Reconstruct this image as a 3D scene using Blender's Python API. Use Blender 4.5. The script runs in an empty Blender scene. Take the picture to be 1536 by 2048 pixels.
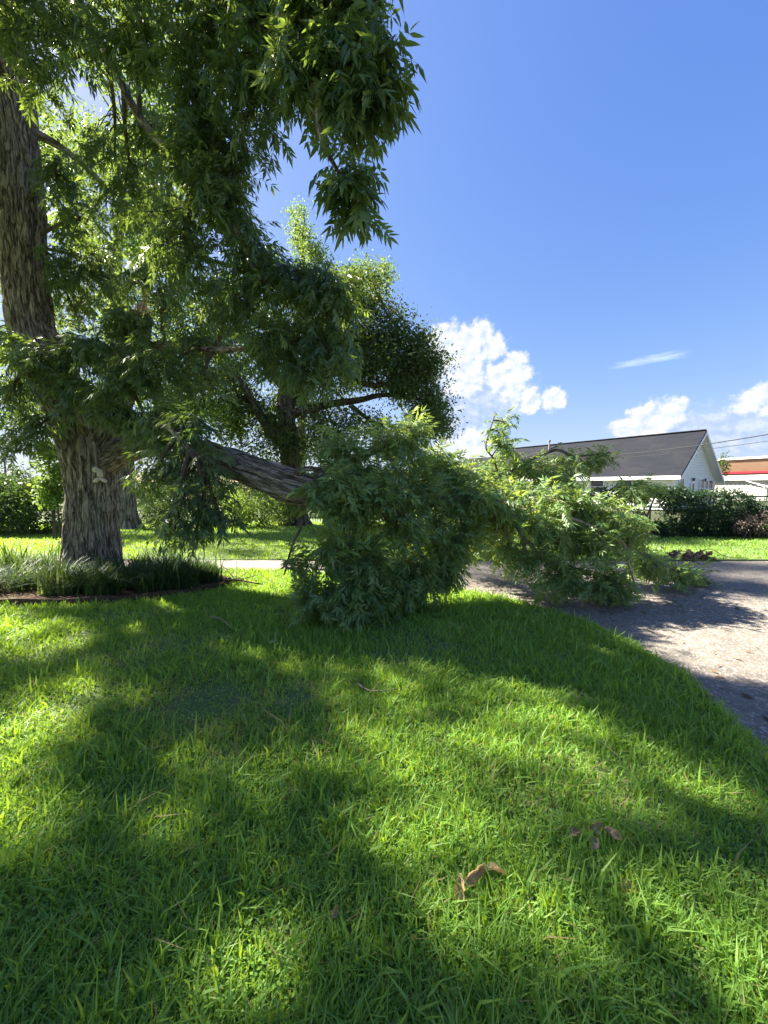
import bpy, math
import numpy as np
from mathutils import Vector, Matrix, noise as mnoise

scene = bpy.context.scene
rng = np.random.default_rng(11)
RAD = math.radians

# ------------------------------------------------------------------ camera
FPX, CX, CY, PITCH, CAMZ = 790.0, 768.0, 1024.0, RAD(3.55), 1.5
cam_data = bpy.data.cameras.new("camera")
cam = bpy.data.objects.new("camera", cam_data)
scene.collection.objects.link(cam)
cam_data.sensor_fit = 'VERTICAL'
cam_data.sensor_height = 36.0
cam_data.lens = 36.0 * FPX / 2048.0
cam_data.clip_start = 0.05
cam_data.clip_end = 3000
cam.location = (0, 0, CAMZ)
cam.rotation_euler = (RAD(90) - PITCH, 0, 0)
scene.camera = cam

# ------------------------------------------------------------------ light
SUN_EL, SUN_AZ = 43.0, -64.0
SUN = np.array([math.cos(RAD(SUN_EL)) * math.sin(RAD(SUN_AZ)),
                math.cos(RAD(SUN_EL)) * math.cos(RAD(SUN_AZ)), math.sin(RAD(SUN_EL))])
SKY_STRENGTH, SUN_STRENGTH, EXPOSURE = 0.15, 2.25, 3.65
scene.cycles.max_bounces = 6
scene.cycles.diffuse_bounces = 4
scene.cycles.glossy_bounces = 2
scene.cycles.transmission_bounces = 4
sun_data = bpy.data.lights.new("sun", 'SUN')
sun_data.energy = SUN_STRENGTH
sun_data.angle = RAD(0.9)
sun_data.color = (1.0, 0.93, 0.80)
sun = bpy.data.objects.new("sun", sun_data)
sun.rotation_euler = Vector(SUN).to_track_quat('Z', 'Y').to_euler()
sun.location = (-20, 20, 30)
scene.collection.objects.link(sun)
scene.view_settings.view_transform = 'Standard'
scene.view_settings.look = 'None'
scene.view_settings.gamma = 1.0
scene.view_settings.use_curve_mapping = False
scene.view_settings.exposure = EXPOSURE


def P(px, py, Y):
    """point at depth Y seen in the photograph's pixel (px, py)"""
    x = (px - CX) / FPX
    v = (CY - py) / FPX
    d = np.array([x, math.cos(PITCH) + v * math.sin(PITCH), -math.sin(PITCH) + v * math.cos(PITCH)])
    return np.array([0, 0, CAMZ]) + d * (Y / d[1])


def G(px, py, z=0.0):
    x = (px - CX) / FPX
    v = (CY - py) / FPX
    d = np.array([x, math.cos(PITCH) + v * math.sin(PITCH), -math.sin(PITCH) + v * math.cos(PITCH)])
    return np.array([0, 0, CAMZ]) + d * ((z - CAMZ) / d[2])


def azel(px, py):
    p = P(px, py, 10.0) - np.array([0, 0, CAMZ])
    p = p / np.linalg.norm(p)
    return math.atan2(p[0], p[1]), math.asin(p[2])


# ------------------------------------------------------------------ node helpers
class NT:
    def __init__(self, tree):
        self.t = tree

    def n(self, typ, **kw):
        nd = self.t.nodes.new(typ)
        for k, v in kw.items():
            setattr(nd, k, v)
        return nd

    def link(self, a, b):
        self.t.links.new(a, b)

    def put(self, sock, v):
        if hasattr(v, 'is_linked') or hasattr(v, 'links'):
            self.t.links.new(v, sock)
        else:
            if isinstance(v, (tuple, list)) and len(v) == 3 and sock.type == 'RGBA':
                v = (*v, 1.0)
            sock.default_value = v

    def m(self, op, a, b=0.0, c=None, clamp=False):
        nd = self.n('ShaderNodeMath', operation=op, use_clamp=clamp)
        self.put(nd.inputs[0], a)
        self.put(nd.inputs[1], b)
        if c is not None:
            self.put(nd.inputs[2], c)
        return nd.outputs[0]

    def mix(self, f, a, b, blend='MIX'):
        nd = self.n('ShaderNodeMix', data_type='RGBA', blend_type=blend)
        self.put(nd.inputs['Factor'], f)
        self.put(nd.inputs[6], a)
        self.put(nd.inputs[7], b)
        return nd.outputs[2]

    def noise(self, vec, scale, detail=4.0, rough=0.55, dist=0.0):
        nd = self.n('ShaderNodeTexNoise')
        if vec is not None:
            self.link(vec, nd.inputs['Vector'])
        nd.inputs['Scale'].default_value = scale
        nd.inputs['Detail'].default_value = detail
        nd.inputs['Roughness'].default_value = rough
        nd.inputs['Distortion'].default_value = dist
        return nd.outputs['Fac']

    def ramp(self, f, stops):
        nd = self.n('ShaderNodeValToRGB')
        while len(nd.color_ramp.elements) < len(stops):
            nd.color_ramp.elements.new(0.5)
        for e, (p, c) in zip(nd.color_ramp.elements, stops):
            e.position = p
            e.color = (*c, 1.0) if len(c) == 3 else c
        self.put(nd.inputs[0], f)
        return nd.outputs[0]

    def mr(self, v, a, b, c=0.0, d=1.0, smooth=False):
        nd = self.n('ShaderNodeMapRange', interpolation_type='SMOOTHSTEP' if smooth else 'LINEAR')
        self.put(nd.inputs[0], v)
        for i, q in enumerate((a, b, c, d)):
            nd.inputs[i + 1].default_value = q
        return nd.outputs[0]


# ------------------------------------------------------------------ sky
world = bpy.data.worlds.new("World")
scene.world = world
world.use_nodes = True
W = NT(world.node_tree)
bg = world.node_tree.nodes['Background']
sky = W.n('ShaderNodeTexSky', sky_type='NISHITA')
sky.sun_disc = False
sky.sun_elevation = RAD(SUN_EL)
sky.sun_rotation = RAD(SUN_AZ)
sky.altitude = 0
sky.air_density = 1.0
sky.dust_density = 0.8
sky.ozone_density = 3.0
hs = W.n('ShaderNodeHueSaturation')
hs.inputs['Saturation'].default_value = 1.22
hs.inputs['Hue'].default_value = 0.518
hs.inputs['Value'].default_value = 0.38
W.link(sky.outputs[0], hs.inputs['Color'])
# the range of the clear sky is compressed where it is brightest, to even out its tone
cden = W.n('ShaderNodeVectorMath', operation='MULTIPLY_ADD')
W.link(hs.outputs[0], cden.inputs[0])
cden.inputs[1].default_value = (0.86, 0.95, 1.35)
cden.inputs[2].default_value = (1, 1, 1)
cmul = W.n('ShaderNodeVectorMath', operation='MULTIPLY')
W.link(hs.outputs[0], cmul.inputs[0])
cmul.inputs[1].default_value = (0.56, 0.65, 1.04)
cdiv = W.n('ShaderNodeVectorMath', operation='DIVIDE')
W.link(cmul.outputs[0], cdiv.inputs[0])
W.link(cden.outputs[0], cdiv.inputs[1])
tc = W.n('ShaderNodeTexCoord')
sep = W.n('ShaderNodeSeparateXYZ')
W.link(tc.outputs['Generated'], sep.inputs[0])
AZ = W.m('ARCTAN2', sep.outputs[0], sep.outputs[1])
EL = W.m('ARCSINE', sep.outputs[2])
cmb = W.n('ShaderNodeCombineXYZ')
W.link(AZ, cmb.inputs[0])
W.link(EL, cmb.inputs[1])
uv = cmb.outputs[0]
# billow displaces the outline of the puffs
n1 = W.noise(uv, 42.0, 6.0, 0.58, 0.1)
off = W.n('ShaderNodeVectorMath', operation='ADD')
W.link(uv, off.inputs[0])
off.inputs[1].default_value = (-0.010, 0.012, 0)
n2 = W.noise(off.outputs[0], 42.0, 6.0, 0.58, 0.1)


def puffs(lst):
    fld = None
    for (px, py, rp) in lst:
        a, e = azel(px, py)
        a2, e2 = azel(px + rp, py)
        r = math.hypot(a2 - a, e2 - e)
        vd = W.n('ShaderNodeVectorMath', operation='DISTANCE')
        W.link(uv, vd.inputs[0])
        vd.inputs[1].default_value = (a, e, 0)
        v = W.m('MULTIPLY_ADD', vd.outputs['Value'], -1.0 / r, 1.0)
        fld = v if fld is None else W.m('SMOOTH_MAX', fld, v, 0.12)
    return fld


crisp = puffs([(890, 690, 52), (850, 715, 50), (935, 688, 48), (962, 668, 34), (985, 695, 36), (1028, 728, 34), (1042, 748, 32),
               (1028, 780, 40), (1062, 802, 32), (1106, 798, 34), (925, 745, 60), (1000, 755, 38),
               (1290, 850, 66), (1335, 828, 50), (1362, 812, 26), (1250, 860, 40),
               (1495, 806, 46), (1530, 790, 46), (1570, 800, 80), (945, 895, 52), (905, 915, 60)])
soft = puffs([(930, 760, 120), (900, 830, 110), (1000, 790, 90), (1300, 890, 110), (1360, 880, 110), (1430, 870, 110), (1500, 860, 130),
              (1560, 860, 150), (930, 910, 100), (860, 890, 110)])
fr = W.m('MULTIPLY', W.m('SUBTRACT', n1, 0.5), 1.25)
d_crisp = W.mr(W.m('ADD', crisp, fr), 0.05, 0.5, smooth=True)
d_soft = W.m('MULTIPLY', W.mr(W.m('ADD', soft, W.m('MULTIPLY', fr, 0.9)), 0.05, 0.75, smooth=True), 0.95)
# low cumulus added only outside the view, for neutral fill light
nb = W.noise(uv, 7.0, 7.0, 0.58)
band = W.m('MULTIPLY', W.mr(EL, 0.0, 0.03, smooth=True), W.mr(EL, 0.22, 0.42, 1.0, 0.0, smooth=True))
outside = W.mr(W.m('ABSOLUTE', AZ), 0.75, 0.95, smooth=True)
d_band = W.m('MULTIPLY', W.m('MULTIPLY', W.mr(nb, 0.47, 0.6, smooth=True), band), outside)
# thin streak of high cloud
a0, e0 = azel(1305, 718)
sx = W.m('DIVIDE', W.m('SUBTRACT', AZ, a0), 0.088)
tilt = W.m('ADD', W.m('SUBTRACT', EL, e0), W.m('MULTIPLY', W.m('SUBTRACT', AZ, a0), -0.03))
sy = W.m('DIVIDE', tilt, 0.011)
sv = W.m('SUBTRACT', 1.0, W.m('SQRT', W.m('ADD', W.m('MULTIPLY', sx, sx), W.m('MULTIPLY', sy, sy))))
mp = W.n('ShaderNodeMapping')
mp.inputs['Scale'].default_value = (14, 90, 1)
mp.inputs['Rotation'].default_value = (0, 0, 0.12)
W.link(uv, mp.inputs[0])
n3 = W.noise(mp.outputs[0], 1.0, 5.0, 0.6)
d_cir = W.m('MULTIPLY', W.mr(W.m('ADD', sv, W.m('MULTIPLY', W.m('SUBTRACT', n3, 0.5), 2.0)), 0.0, 1.0, smooth=True), 0.55)
puff_light = W.m('MULTIPLY', W.m('SUBTRACT', n1, n2), 3.2)  # sunward light and shade of the clouds, painted into their colour
lit = W.m('ADD', W.m('ADD', 0.78, W.m('MULTIPLY', puff_light, 0.7)), W.m('MULTIPLY', crisp, -0.4), clamp=True)
c_crisp = W.mix(lit, (0.38, 0.45, 0.58), (0.62, 0.61, 0.60))
c_soft = W.mix(W.m('ADD', 0.42, puff_light, clamp=True), (0.29, 0.37, 0.53), (0.43, 0.48, 0.58))
col = W.mix(d_cir, cdiv.outputs[0], (0.5, 0.6, 0.78))
col = W.mix(d_soft, col, c_soft)
col = W.mix(W.m('MAXIMUM', d_crisp, d_band), col, c_crisp)
W.link(cdiv.outputs[0], bg.inputs['Color'])
bg.inputs['Strength'].default_value = SKY_STRENGTH
bg2 = W.n('ShaderNodeBackground')
W.link(col, bg2.inputs['Color'])
bg2.inputs['Strength'].default_value = SKY_STRENGTH
low = W.m('MULTIPLY', W.m('GREATER_THAN', EL, -0.01), W.m('LESS_THAN', EL, 0.5))
mixs = W.n('ShaderNodeMixShader')
W.link(low, mixs.inputs[0])
W.link(bg.outputs[0], mixs.inputs[1])
W.link(bg2.outputs[0], mixs.inputs[2])
W.link(mixs.outputs[0], world.node_tree.nodes['World Output'].inputs['Surface'])


# ------------------------------------------------------------------ materials
def new_mat(name):
    m = bpy.data.materials.new(name)
    m.use_nodes = True
    t = NT(m.node_tree)
    bs = m.node_tree.nodes['Principled BSDF']
    return m, t, bs, m.node_tree.nodes['Material Output']


def simple(name, color, rough=0.7, spec=0.3, var=0.12, scale=6.0, bump=0.0, bscale=60.0, metallic=0.0):
    m, t, bs, out = new_mat(name)
    tc = t.n('ShaderNodeTexCoord')
    f = t.noise(tc.outputs['Object'], scale, 5, 0.6)
    k = t.mr(f, 0.3, 0.7, 1 - var, 1 + var)
    nd = t.n('ShaderNodeVectorMath', operation='SCALE')
    nd.inputs[0].default_value = color
    t.link(k, nd.inputs['Scale'])
    t.link(nd.outputs[0], bs.inputs['Base Color'])
    bs.inputs['Roughness'].default_value = rough
    bs.inputs['Specular IOR Level'].default_value = spec
    bs.inputs['Metallic'].default_value = metallic
    if bump:
        b = t.n('ShaderNodeBump')
        b.inputs['Strength'].default_value = bump
        b.inputs['Distance'].default_value = 0.01
        t.link(t.noise(tc.outputs['Object'], bscale, 4, 0.6), b.inputs['Height'])
        t.link(b.outputs[0], bs.inputs['Normal'])
    return m


def leafy(name, dark, light, trans, tfac=0.4, rough=0.5, spec=0.35, patch=None, straw=None):
    """thin leaf: reflects, and lets sunlight through; tint attribute and object random vary it"""
    m, t, bs, out = new_mat(name)
    at = t.n('ShaderNodeAttribute', attribute_name='tint')
    oi = t.n('ShaderNodeObjectInfo')
    tc = t.n('ShaderNodeTexCoord')
    f = at.outputs['Fac'] if straw else t.m('FRACT', t.m('ADD', at.outputs['Fac'], t.m('MULTIPLY', oi.outputs['Random'], 0.999)))
    c = t.mix(f, dark, light)
    if patch:
        pos = t.n('ShaderNodeNewGeometry')
        pn = t.mr(t.noise(pos.outputs['Position'], patch[0], 3, 0.6), 0.42, 0.66, smooth=True)
        c = t.mix(t.m('MULTIPLY', pn, patch[2]), c, patch[1])
    if straw:
        c = t.mix(t.m('GREATER_THAN', f, 0.985), c, straw)
    t.link(c, bs.inputs['Base Color'])
    bs.inputs['Roughness'].default_value = rough
    bs.inputs['Specular IOR Level'].default_value = spec
    tr = t.n('ShaderNodeBsdfTranslucent')
    ct = t.mix(f, tuple(0.8 * q for q in trans), tuple(1.2 * q for q in trans))
    t.link(ct, tr.inputs['Color'])
    ms = t.n('ShaderNodeMixShader')
    ms.inputs[0].default_value = tfac
    t.link(bs.outputs[0], ms.inputs[1])
    t.link(tr.outputs[0], ms.inputs[2])
    t.link(ms.outputs[0], out.inputs['Surface'])
    return m


def bark(name, dark, mid, light, kx=14.0, bump=1.0, lichen=0.25):
    m, t, bs, out = new_mat(name)
    at = t.n('ShaderNodeAttribute', attribute_name='barkco')
    v = at.outputs['Vector']
    f1 = t.noise(v, kx, 3, 0.55, 0.25)
    fb = t.noise(v, kx * 2.3, 3, 0.55, 0.2)
    f2 = t.noise(v, kx * 7.0, 5, 0.7)
    fur1 = t.mr(t.m('ABSOLUTE', t.m('SUBTRACT', f1, 0.5)), 0.0, 0.085, smooth=True)
    fur2 = t.mr(t.m('ABSOLUTE', t.m('SUBTRACT', fb, 0.5)), 0.0, 0.07, smooth=True)
    h = t.m('ADD', t.m('MULTIPLY', fur1, 0.5), t.m('MULTIPLY', fur2, 0.28))
    h = t.m('ADD', h, t.m('MULTIPLY', f2, 0.42))
    c = t.ramp(h, [(0.28, dark), (0.72, mid), (1.1, light)])
    li = t.mr(t.noise(v, kx * 0.45, 3, 0.6), 0.55, 0.7, smooth=True)
    c = t.mix(t.m('MULTIPLY', li, lichen), c, (0.24, 0.25, 0.21))
    t.link(c, bs.inputs['Base Color'])
    bs.inputs['Roughness'].default_value = 0.9
    bs.inputs['Specular IOR Level'].default_value = 0.15
    b = t.n('ShaderNodeBump')
    b.inputs['Strength'].default_value = bump
    b.inputs['Distance'].default_value = 0.04
    t.link(h, b.inputs['Height'])
    t.link(b.outputs[0], bs.inputs['Normal'])
    return m


M = {}
M['bark'] = bark('bark', (0.050, 0.040, 0.029), (0.195, 0.16, 0.118), (0.345, 0.295, 0.225))
M['bark_far'] = bark('bark_far', (0.06, 0.05, 0.04), (0.17, 0.145, 0.115), (0.30, 0.27, 0.22), kx=6.0)
M['bark_oak'] = bark('bark_oak', (0.02, 0.016, 0.012), (0.07, 0.055, 0.042), (0.13, 0.11, 0.085), kx=6.0)
M['twig'] = simple('twig', (0.07, 0.055, 0.04), 0.85, 0.2, 0.35, 20)
M['twig_pale'] = simple('twig_pale', (0.26, 0.21, 0.15), 0.85, 0.2, 0.35, 20)
M['wood'] = simple('broken_wood', (0.62, 0.36, 0.20), 0.8, 0.2, 0.3, 30, 0.5)
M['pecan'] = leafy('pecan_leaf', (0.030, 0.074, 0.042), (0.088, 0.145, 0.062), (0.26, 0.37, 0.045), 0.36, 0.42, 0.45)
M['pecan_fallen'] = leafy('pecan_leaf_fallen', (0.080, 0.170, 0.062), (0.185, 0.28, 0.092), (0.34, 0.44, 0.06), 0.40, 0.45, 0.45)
M['oak'] = leafy('oak_leaf', (0.028, 0.056, 0.022), (0.065, 0.10, 0.034), (0.17, 0.25, 0.03), 0.34, 0.5, 0.3)
M['lime'] = leafy('light_leaf', (0.05, 0.11, 0.025), (0.10, 0.17, 0.04), (0.26, 0.38, 0.05), 0.42, 0.5, 0.3)
M['hedge'] = leafy('hedge_leaf', (0.020, 0.050, 0.020), (0.055, 0.100, 0.035), (0.12, 0.20, 0.03), 0.28, 0.5, 0.3)
M['vine'] = leafy('vine_leaf', (0.016, 0.042, 0.022), (0.040, 0.080, 0.035), (0.08, 0.15, 0.03), 0.25, 0.5, 0.3)
M['dead'] = leafy('dead_leaf', (0.09, 0.072, 0.06), (0.17, 0.14, 0.12), (0.12, 0.09, 0.06), 0.2, 0.8, 0.1)
M['grass'] = leafy('grass_blade', (0.12, 0.255, 0.04), (0.23, 0.40, 0.07), (0.38, 0.55, 0.035), 0.42, 0.5, 0.35, straw=(0.28, 0.21, 0.095))
M['clover'] = leafy('clover_leaf', (0.12, 0.25, 0.045), (0.21, 0.36, 0.07), (0.38, 0.50, 0.04), 0.35, 0.5, 0.3)
M['liriope'] = leafy('liriope_blade', (0.020, 0.055, 0.018), (0.050, 0.10, 0.028), (0.12, 0.2, 0.02), 0.28, 0.5, 0.18)
M['iris'] = leafy('sword_leaf', (0.07, 0.14, 0.04), (0.13, 0.20, 0.05), (0.24, 0.32, 0.06), 0.35, 0.45, 0.35)
M['dry_leaf'] = leafy('dry_leaf', (0.42, 0.28, 0.13), (0.68, 0.50, 0.28), (0.5, 0.32, 0.12), 0.25, 0.5, 0.3)
M['dry_grey'] = leafy('dry_grey_leaf', (0.30, 0.20, 0.11), (0.44, 0.31, 0.19), (0.2, 0.14, 0.09), 0.15, 0.7, 0.2)
M['litter'] = leafy('leaf_litter', (0.07, 0.05, 0.035), (0.24, 0.17, 0.10), (0.2, 0.12, 0.05), 0.1, 0.8, 0.1)


def ground_mat():
    m, t, bs, out = new_mat('lawn_soil')
    g = t.n('ShaderNodeNewGeometry')
    f = t.noise(g.outputs['Position'], 3.0, 6, 0.65)
    f2 = t.noise(g.outputs['Position'], 60.0, 4, 0.6)
    c = t.mix(t.mr(f, 0.35, 0.65), (0.09, 0.14, 0.035), (0.12, 0.10, 0.055))
    c = t.mix(t.mr(f2, 0.3, 0.7), c, (0.10, 0.18, 0.04))
    t.link(c, bs.inputs['Base Color'])
    bs.inputs['Roughness'].default_value = 0.95
    b = t.n('ShaderNodeBump')
    b.inputs['Strength'].default_value = 0.8
    b.inputs['Distance'].default_value = 0.02
    t.link(f2, b.inputs['Height'])
    t.link(b.outputs[0], bs.inputs['Normal'])
    return m


M['soil'] = ground_mat()
M['yard'] = simple('yard_ground', (0.055, 0.065, 0.03), 0.95, 0.1, 0.3, 0.5)
M['mulch'] = simple('mulch', (0.085, 0.055, 0.035), 0.95, 0.1, 0.5, 40, 1.0, 90)
M['edging'] = simple('bed_edging', (0.075, 0.045, 0.032), 0.8, 0.2, 0.3, 12, 0.6, 50)


def concrete(name, base, stain, pebble=True):
    m, t, bs, out = new_mat(name)
    g = t.n('ShaderNodeNewGeometry')
    p = g.outputs['Position']
    big = t.noise(p, 0.9, 6, 0.68, 0.6)
    mid = t.noise(p, 7.0, 5, 0.65)
    fine = t.noise(p, 70.0, 4, 0.7)
    vo = t.n('ShaderNodeTexVoronoi')
    vo.inputs['Scale'].default_value = 55.0
    t.link(p, vo.inputs['Vector'])
    vc = t.n('ShaderNodeSeparateColor')
    t.link(vo.outputs['Color'], vc.inputs[0])
    c = t.mix(t.mr(big, 0.35, 0.65, smooth=True), base, stain)
    c = t.mix(t.m('MULTIPLY', t.mr(mid, 0.45, 0.7), 0.55), c, tuple(q * 0.45 for q in base))
    c = t.mix(t.m('MULTIPLY', t.mr(fine, 0.4, 0.75), 0.5), c, tuple(min(1, q * 1.5) for q in base))
    if pebble:
        c = t.mix(t.m('MULTIPLY', t.mr(vc.outputs[0], 0.5, 1.0), 0.5), c, (0.09, 0.08, 0.07))
        c = t.mix(t.m('MULTIPLY', t.mr(vc.outputs[1], 0.75, 1.0), 0.55), c, (0.46, 0.42, 0.38))
    t.link(c, bs.inputs['Base Color'])
    bs.inputs['Roughness'].default_value = 0.85
    bs.inputs['Specular IOR Level'].default_value = 0.25
    b = t.n('ShaderNodeBump')
    b.inputs['Strength'].default_value = 0.5
    b.inputs['Distance'].default_value = 0.012
    h = t.m('ADD', t.m('MULTIPLY', vo.outputs['Distance'], 0.6), fine)
    t.link(h, b.inputs['Height'])
    t.link(b.outputs[0], bs.inputs['Normal'])
    return m


M['drive'] = concrete('driveway_concrete', (0.175, 0.155, 0.128), (0.115, 0.103, 0.088))
M['walk'] = concrete('walk_concrete', (0.28, 0.25, 0.21), (0.21, 0.185, 0.155), False)
M['siding'] = simple('white_siding', (0.74, 0.75, 0.75), 0.5, 0.3, 0.05, 2.0)
M['trim'] = simple('white_trim', (0.78, 0.78, 0.77), 0.5, 0.3, 0.05, 3.0)
M['stone'] = simple('cast_stone', (0.50, 0.45, 0.36), 0.8, 0.2, 0.2, 40, 0.4, 120)
M['metal_wall'] = simple('white_metal_wall', (0.40, 0.39, 0.365), 0.45, 0.4, 0.06, 0.8)
M['brown_wall'] = simple('brown_wall', (0.125, 0.075, 0.046), 0.8, 0.2, 0.12, 0.7)
M['red'] = simple('red_stripe', (0.36, 0.012, 0.03), 0.5, 0.3, 0.05, 1.0)
M['steel'] = simple('galvanised_steel', (0.30, 0.30, 0.30), 0.5, 0.5, 0.1, 8, metallic=0.6)
M['black_rail'] = simple('dark_rail', (0.03, 0.03, 0.03), 0.5, 0.4, 0.1, 8)
M['pole'] = simple('pole_wood', (0.16, 0.13, 0.105), 0.9, 0.1, 0.25, 5)
M['wire'] = simple('wire_rubber', (0.05, 0.05, 0.05), 0.6, 0.3, 0.05, 5)
M['brick'] = simple('pink_brick', (0.42, 0.24, 0.18), 0.85, 0.2, 0.15, 3)
M['roof_tan'] = simple('tan_roof', (0.30, 0.19, 0.15), 0.9, 0.1, 0.2, 4)
M['far'] = simple('far_foliage_core', (0.035, 0.06, 0.03), 0.95, 0.1, 0.4, 0.6)
m, t, bs, out = new_mat('window_glass')
bs.inputs['Base Color'].default_value = (0.03, 0.035, 0.04, 1)
bs.inputs['Roughness'].default_value = 0.08
bs.inputs['Specular IOR Level'].default_value = 0.6
M['glass'] = m


def shingle():
    m, t, bs, out = new_mat('asphalt_shingle')
    at = t.n('ShaderNodeAttribute', attribute_name='barkco')
    br = t.n('ShaderNodeTexBrick')
    br.inputs['Scale'].default_value = 1.0
    br.inputs['Brick Width'].default_value = 0.9
    br.inputs['Row Height'].default_value = 0.14
    br.inputs['Mortar Size'].default_value = 0.008
    br.inputs['Color1'].default_value = (0.007, 0.009, 0.015, 1)
    br.inputs['Color2'].default_value = (0.012, 0.014, 0.021, 1)
    br.inputs['Mortar'].default_value = (0.02, 0.02, 0.022, 1)
    t.link(at.outputs['Vector'], br.inputs['Vector'])
    n = t.noise(at.outputs['Vector'], 0.5, 5, 0.6)
    c = t.mix(t.m('MULTIPLY', t.mr(n, 0.45, 0.65), 0.6), br.outputs['Color'], (0.022, 0.022, 0.026))
    t.link(c, bs.inputs['Base Color'])
    bs.inputs['Roughness'].default_value = 0.9
    bs.inputs['Specular IOR Level'].default_value = 0.2
    return m


M['shingle'] = shingle()

# ------------------------------------------------------------------ mesh helpers
ORG = {}


class MB:
    """collects geometry for ONE mesh object"""

    def __init__(self):
        self.v, self.f3, self.f4, self.tint, self.co, self.n = [], [], [], [], [], 0

    def add(self, V, tri=None, quad=None, tint=None, co=None):
        V = np.asarray(V, float).reshape(-1, 3)
        if tri is not None and len(tri):
            self.f3.append(np.asarray(tri, np.int64).reshape(-1, 3) + self.n)
        if quad is not None and len(quad):
            self.f4.append(np.asarray(quad, np.int64).reshape(-1, 4) + self.n)
        self.v.append(V)
        self.tint.append(np.zeros(len(V)) if tint is None else np.broadcast_to(np.asarray(tint, float), (len(V),)))
        self.co.append(V if co is None else co)
        self.n += len(V)
        return self

    def poly(self, pts):
        pts = np.asarray(pts, float)
        self.add(pts, tri=[(0, i, i + 1) for i in range(1, len(pts) - 1)])
        return self

    def box(self, c, s, axes=None):
        c = np.asarray(c, float)
        A = np.eye(3) if axes is None else np.asarray(axes, float)
        V = []
        for sx in (-.5, .5):
            for sy in (-.5, .5):
                for sz in (-.5, .5):
                    V.append(c + A[0] * sx * s[0] + A[1] * sy * s[1] + A[2] * sz * s[2])
        self.add(V, quad=[(0, 1, 3, 2), (4, 6, 7, 5), (0, 4, 5, 1), (2, 3, 7, 6), (0, 2, 6, 4), (1, 5, 7, 3)])
        return self

    def mesh(self, name, mat, smooth=False, org=None):
        V = np.concatenate(self.v)
        if org is not None:
            V = V - np.asarray(org)
        f3 = np.concatenate(self.f3) if self.f3 else np.zeros((0, 3), np.int64)
        f4 = np.concatenate(self.f4) if self.f4 else np.zeros((0, 4), np.int64)
        me = bpy.data.meshes.new(name)
        me.vertices.add(len(V))
        me.vertices.foreach_set('co', V.astype(np.float32).ravel())
        loops = np.concatenate([f3.ravel(), f4.ravel()]).astype(np.int32)
        me.loops.add(len(loops))
        me.loops.foreach_set('vertex_index', loops)
        nf = len(f3) + len(f4)
        me.polygons.add(nf)
        st = np.concatenate([np.arange(len(f3)) * 3, len(f3) * 3 + np.arange(len(f4)) * 4]).astype(np.int32)
        me.polygons.foreach_set('loop_start', st)
        me.polygons.foreach_set('use_smooth', np.full(nf, smooth))
        a = me.attributes.new('tint', 'FLOAT', 'POINT')
        a.data.foreach_set('value', np.concatenate(self.tint).astype(np.float32))
        a = me.attributes.new('barkco', 'FLOAT_VECTOR', 'POINT')
        a.data.foreach_set('vector', np.concatenate(self.co).astype(np.float32).ravel())
        me.update(calc_edges=True)
        me.validate()
        if mat is not None:
            me.materials.append(mat if not isinstance(mat, str) else M[mat])
        return me

    def build(self, name, mat, parent=None, smooth=False, kind=None, label=None, cat=None, group=None):
        org = ORG[parent] if parent is not None else None
        ob = bpy.data.objects.new(name, self.mesh(name, mat, smooth, org))
        scene.collection.objects.link(ob)
        if parent is not None:
            ob.parent = parent
            ORG[ob] = org
        tag(ob, label, cat, group, kind)
        return ob


def tag(o, label=None, cat=None, group=None, kind=None):
    if label: o['label'] = label
    if cat: o['category'] = cat
    if group: o['group'] = group
    if kind: o['kind'] = kind
    return o


def thing(name, loc, label, cat, group=None):
    o = bpy.data.objects.new(name, None)
    o.empty_display_size = 0.2
    o.location = [float(q) for q in loc]
    scene.collection.objects.link(o)
    ORG[o] = np.array(loc, float)
    return tag(o, label, cat, group)


def spline(pts, per=6):
    p = np.asarray(pts, float)
    if len(p) < 3:
        tt = np.linspace(0, 1, per + 1)[:, None]
        return p[0] * (1 - tt) + p[-1] * tt
    q = np.vstack([2 * p[0] - p[1], p, 2 * p[-1] - p[-2]])
    out = []
    for i in range(1, len(q) - 2):
        for k in range(per):
            s = k / per
            a, b, c, d = q[i - 1], q[i], q[i + 1], q[i + 2]
            out.append(0.5 * (2 * b + (c - a) * s + (2 * a - 5 * b + 4 * c - d) * s * s + (3 * b - a - 3 * c + d) * s ** 3))
    out.append(p[-1])
    return np.array(out)


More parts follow.
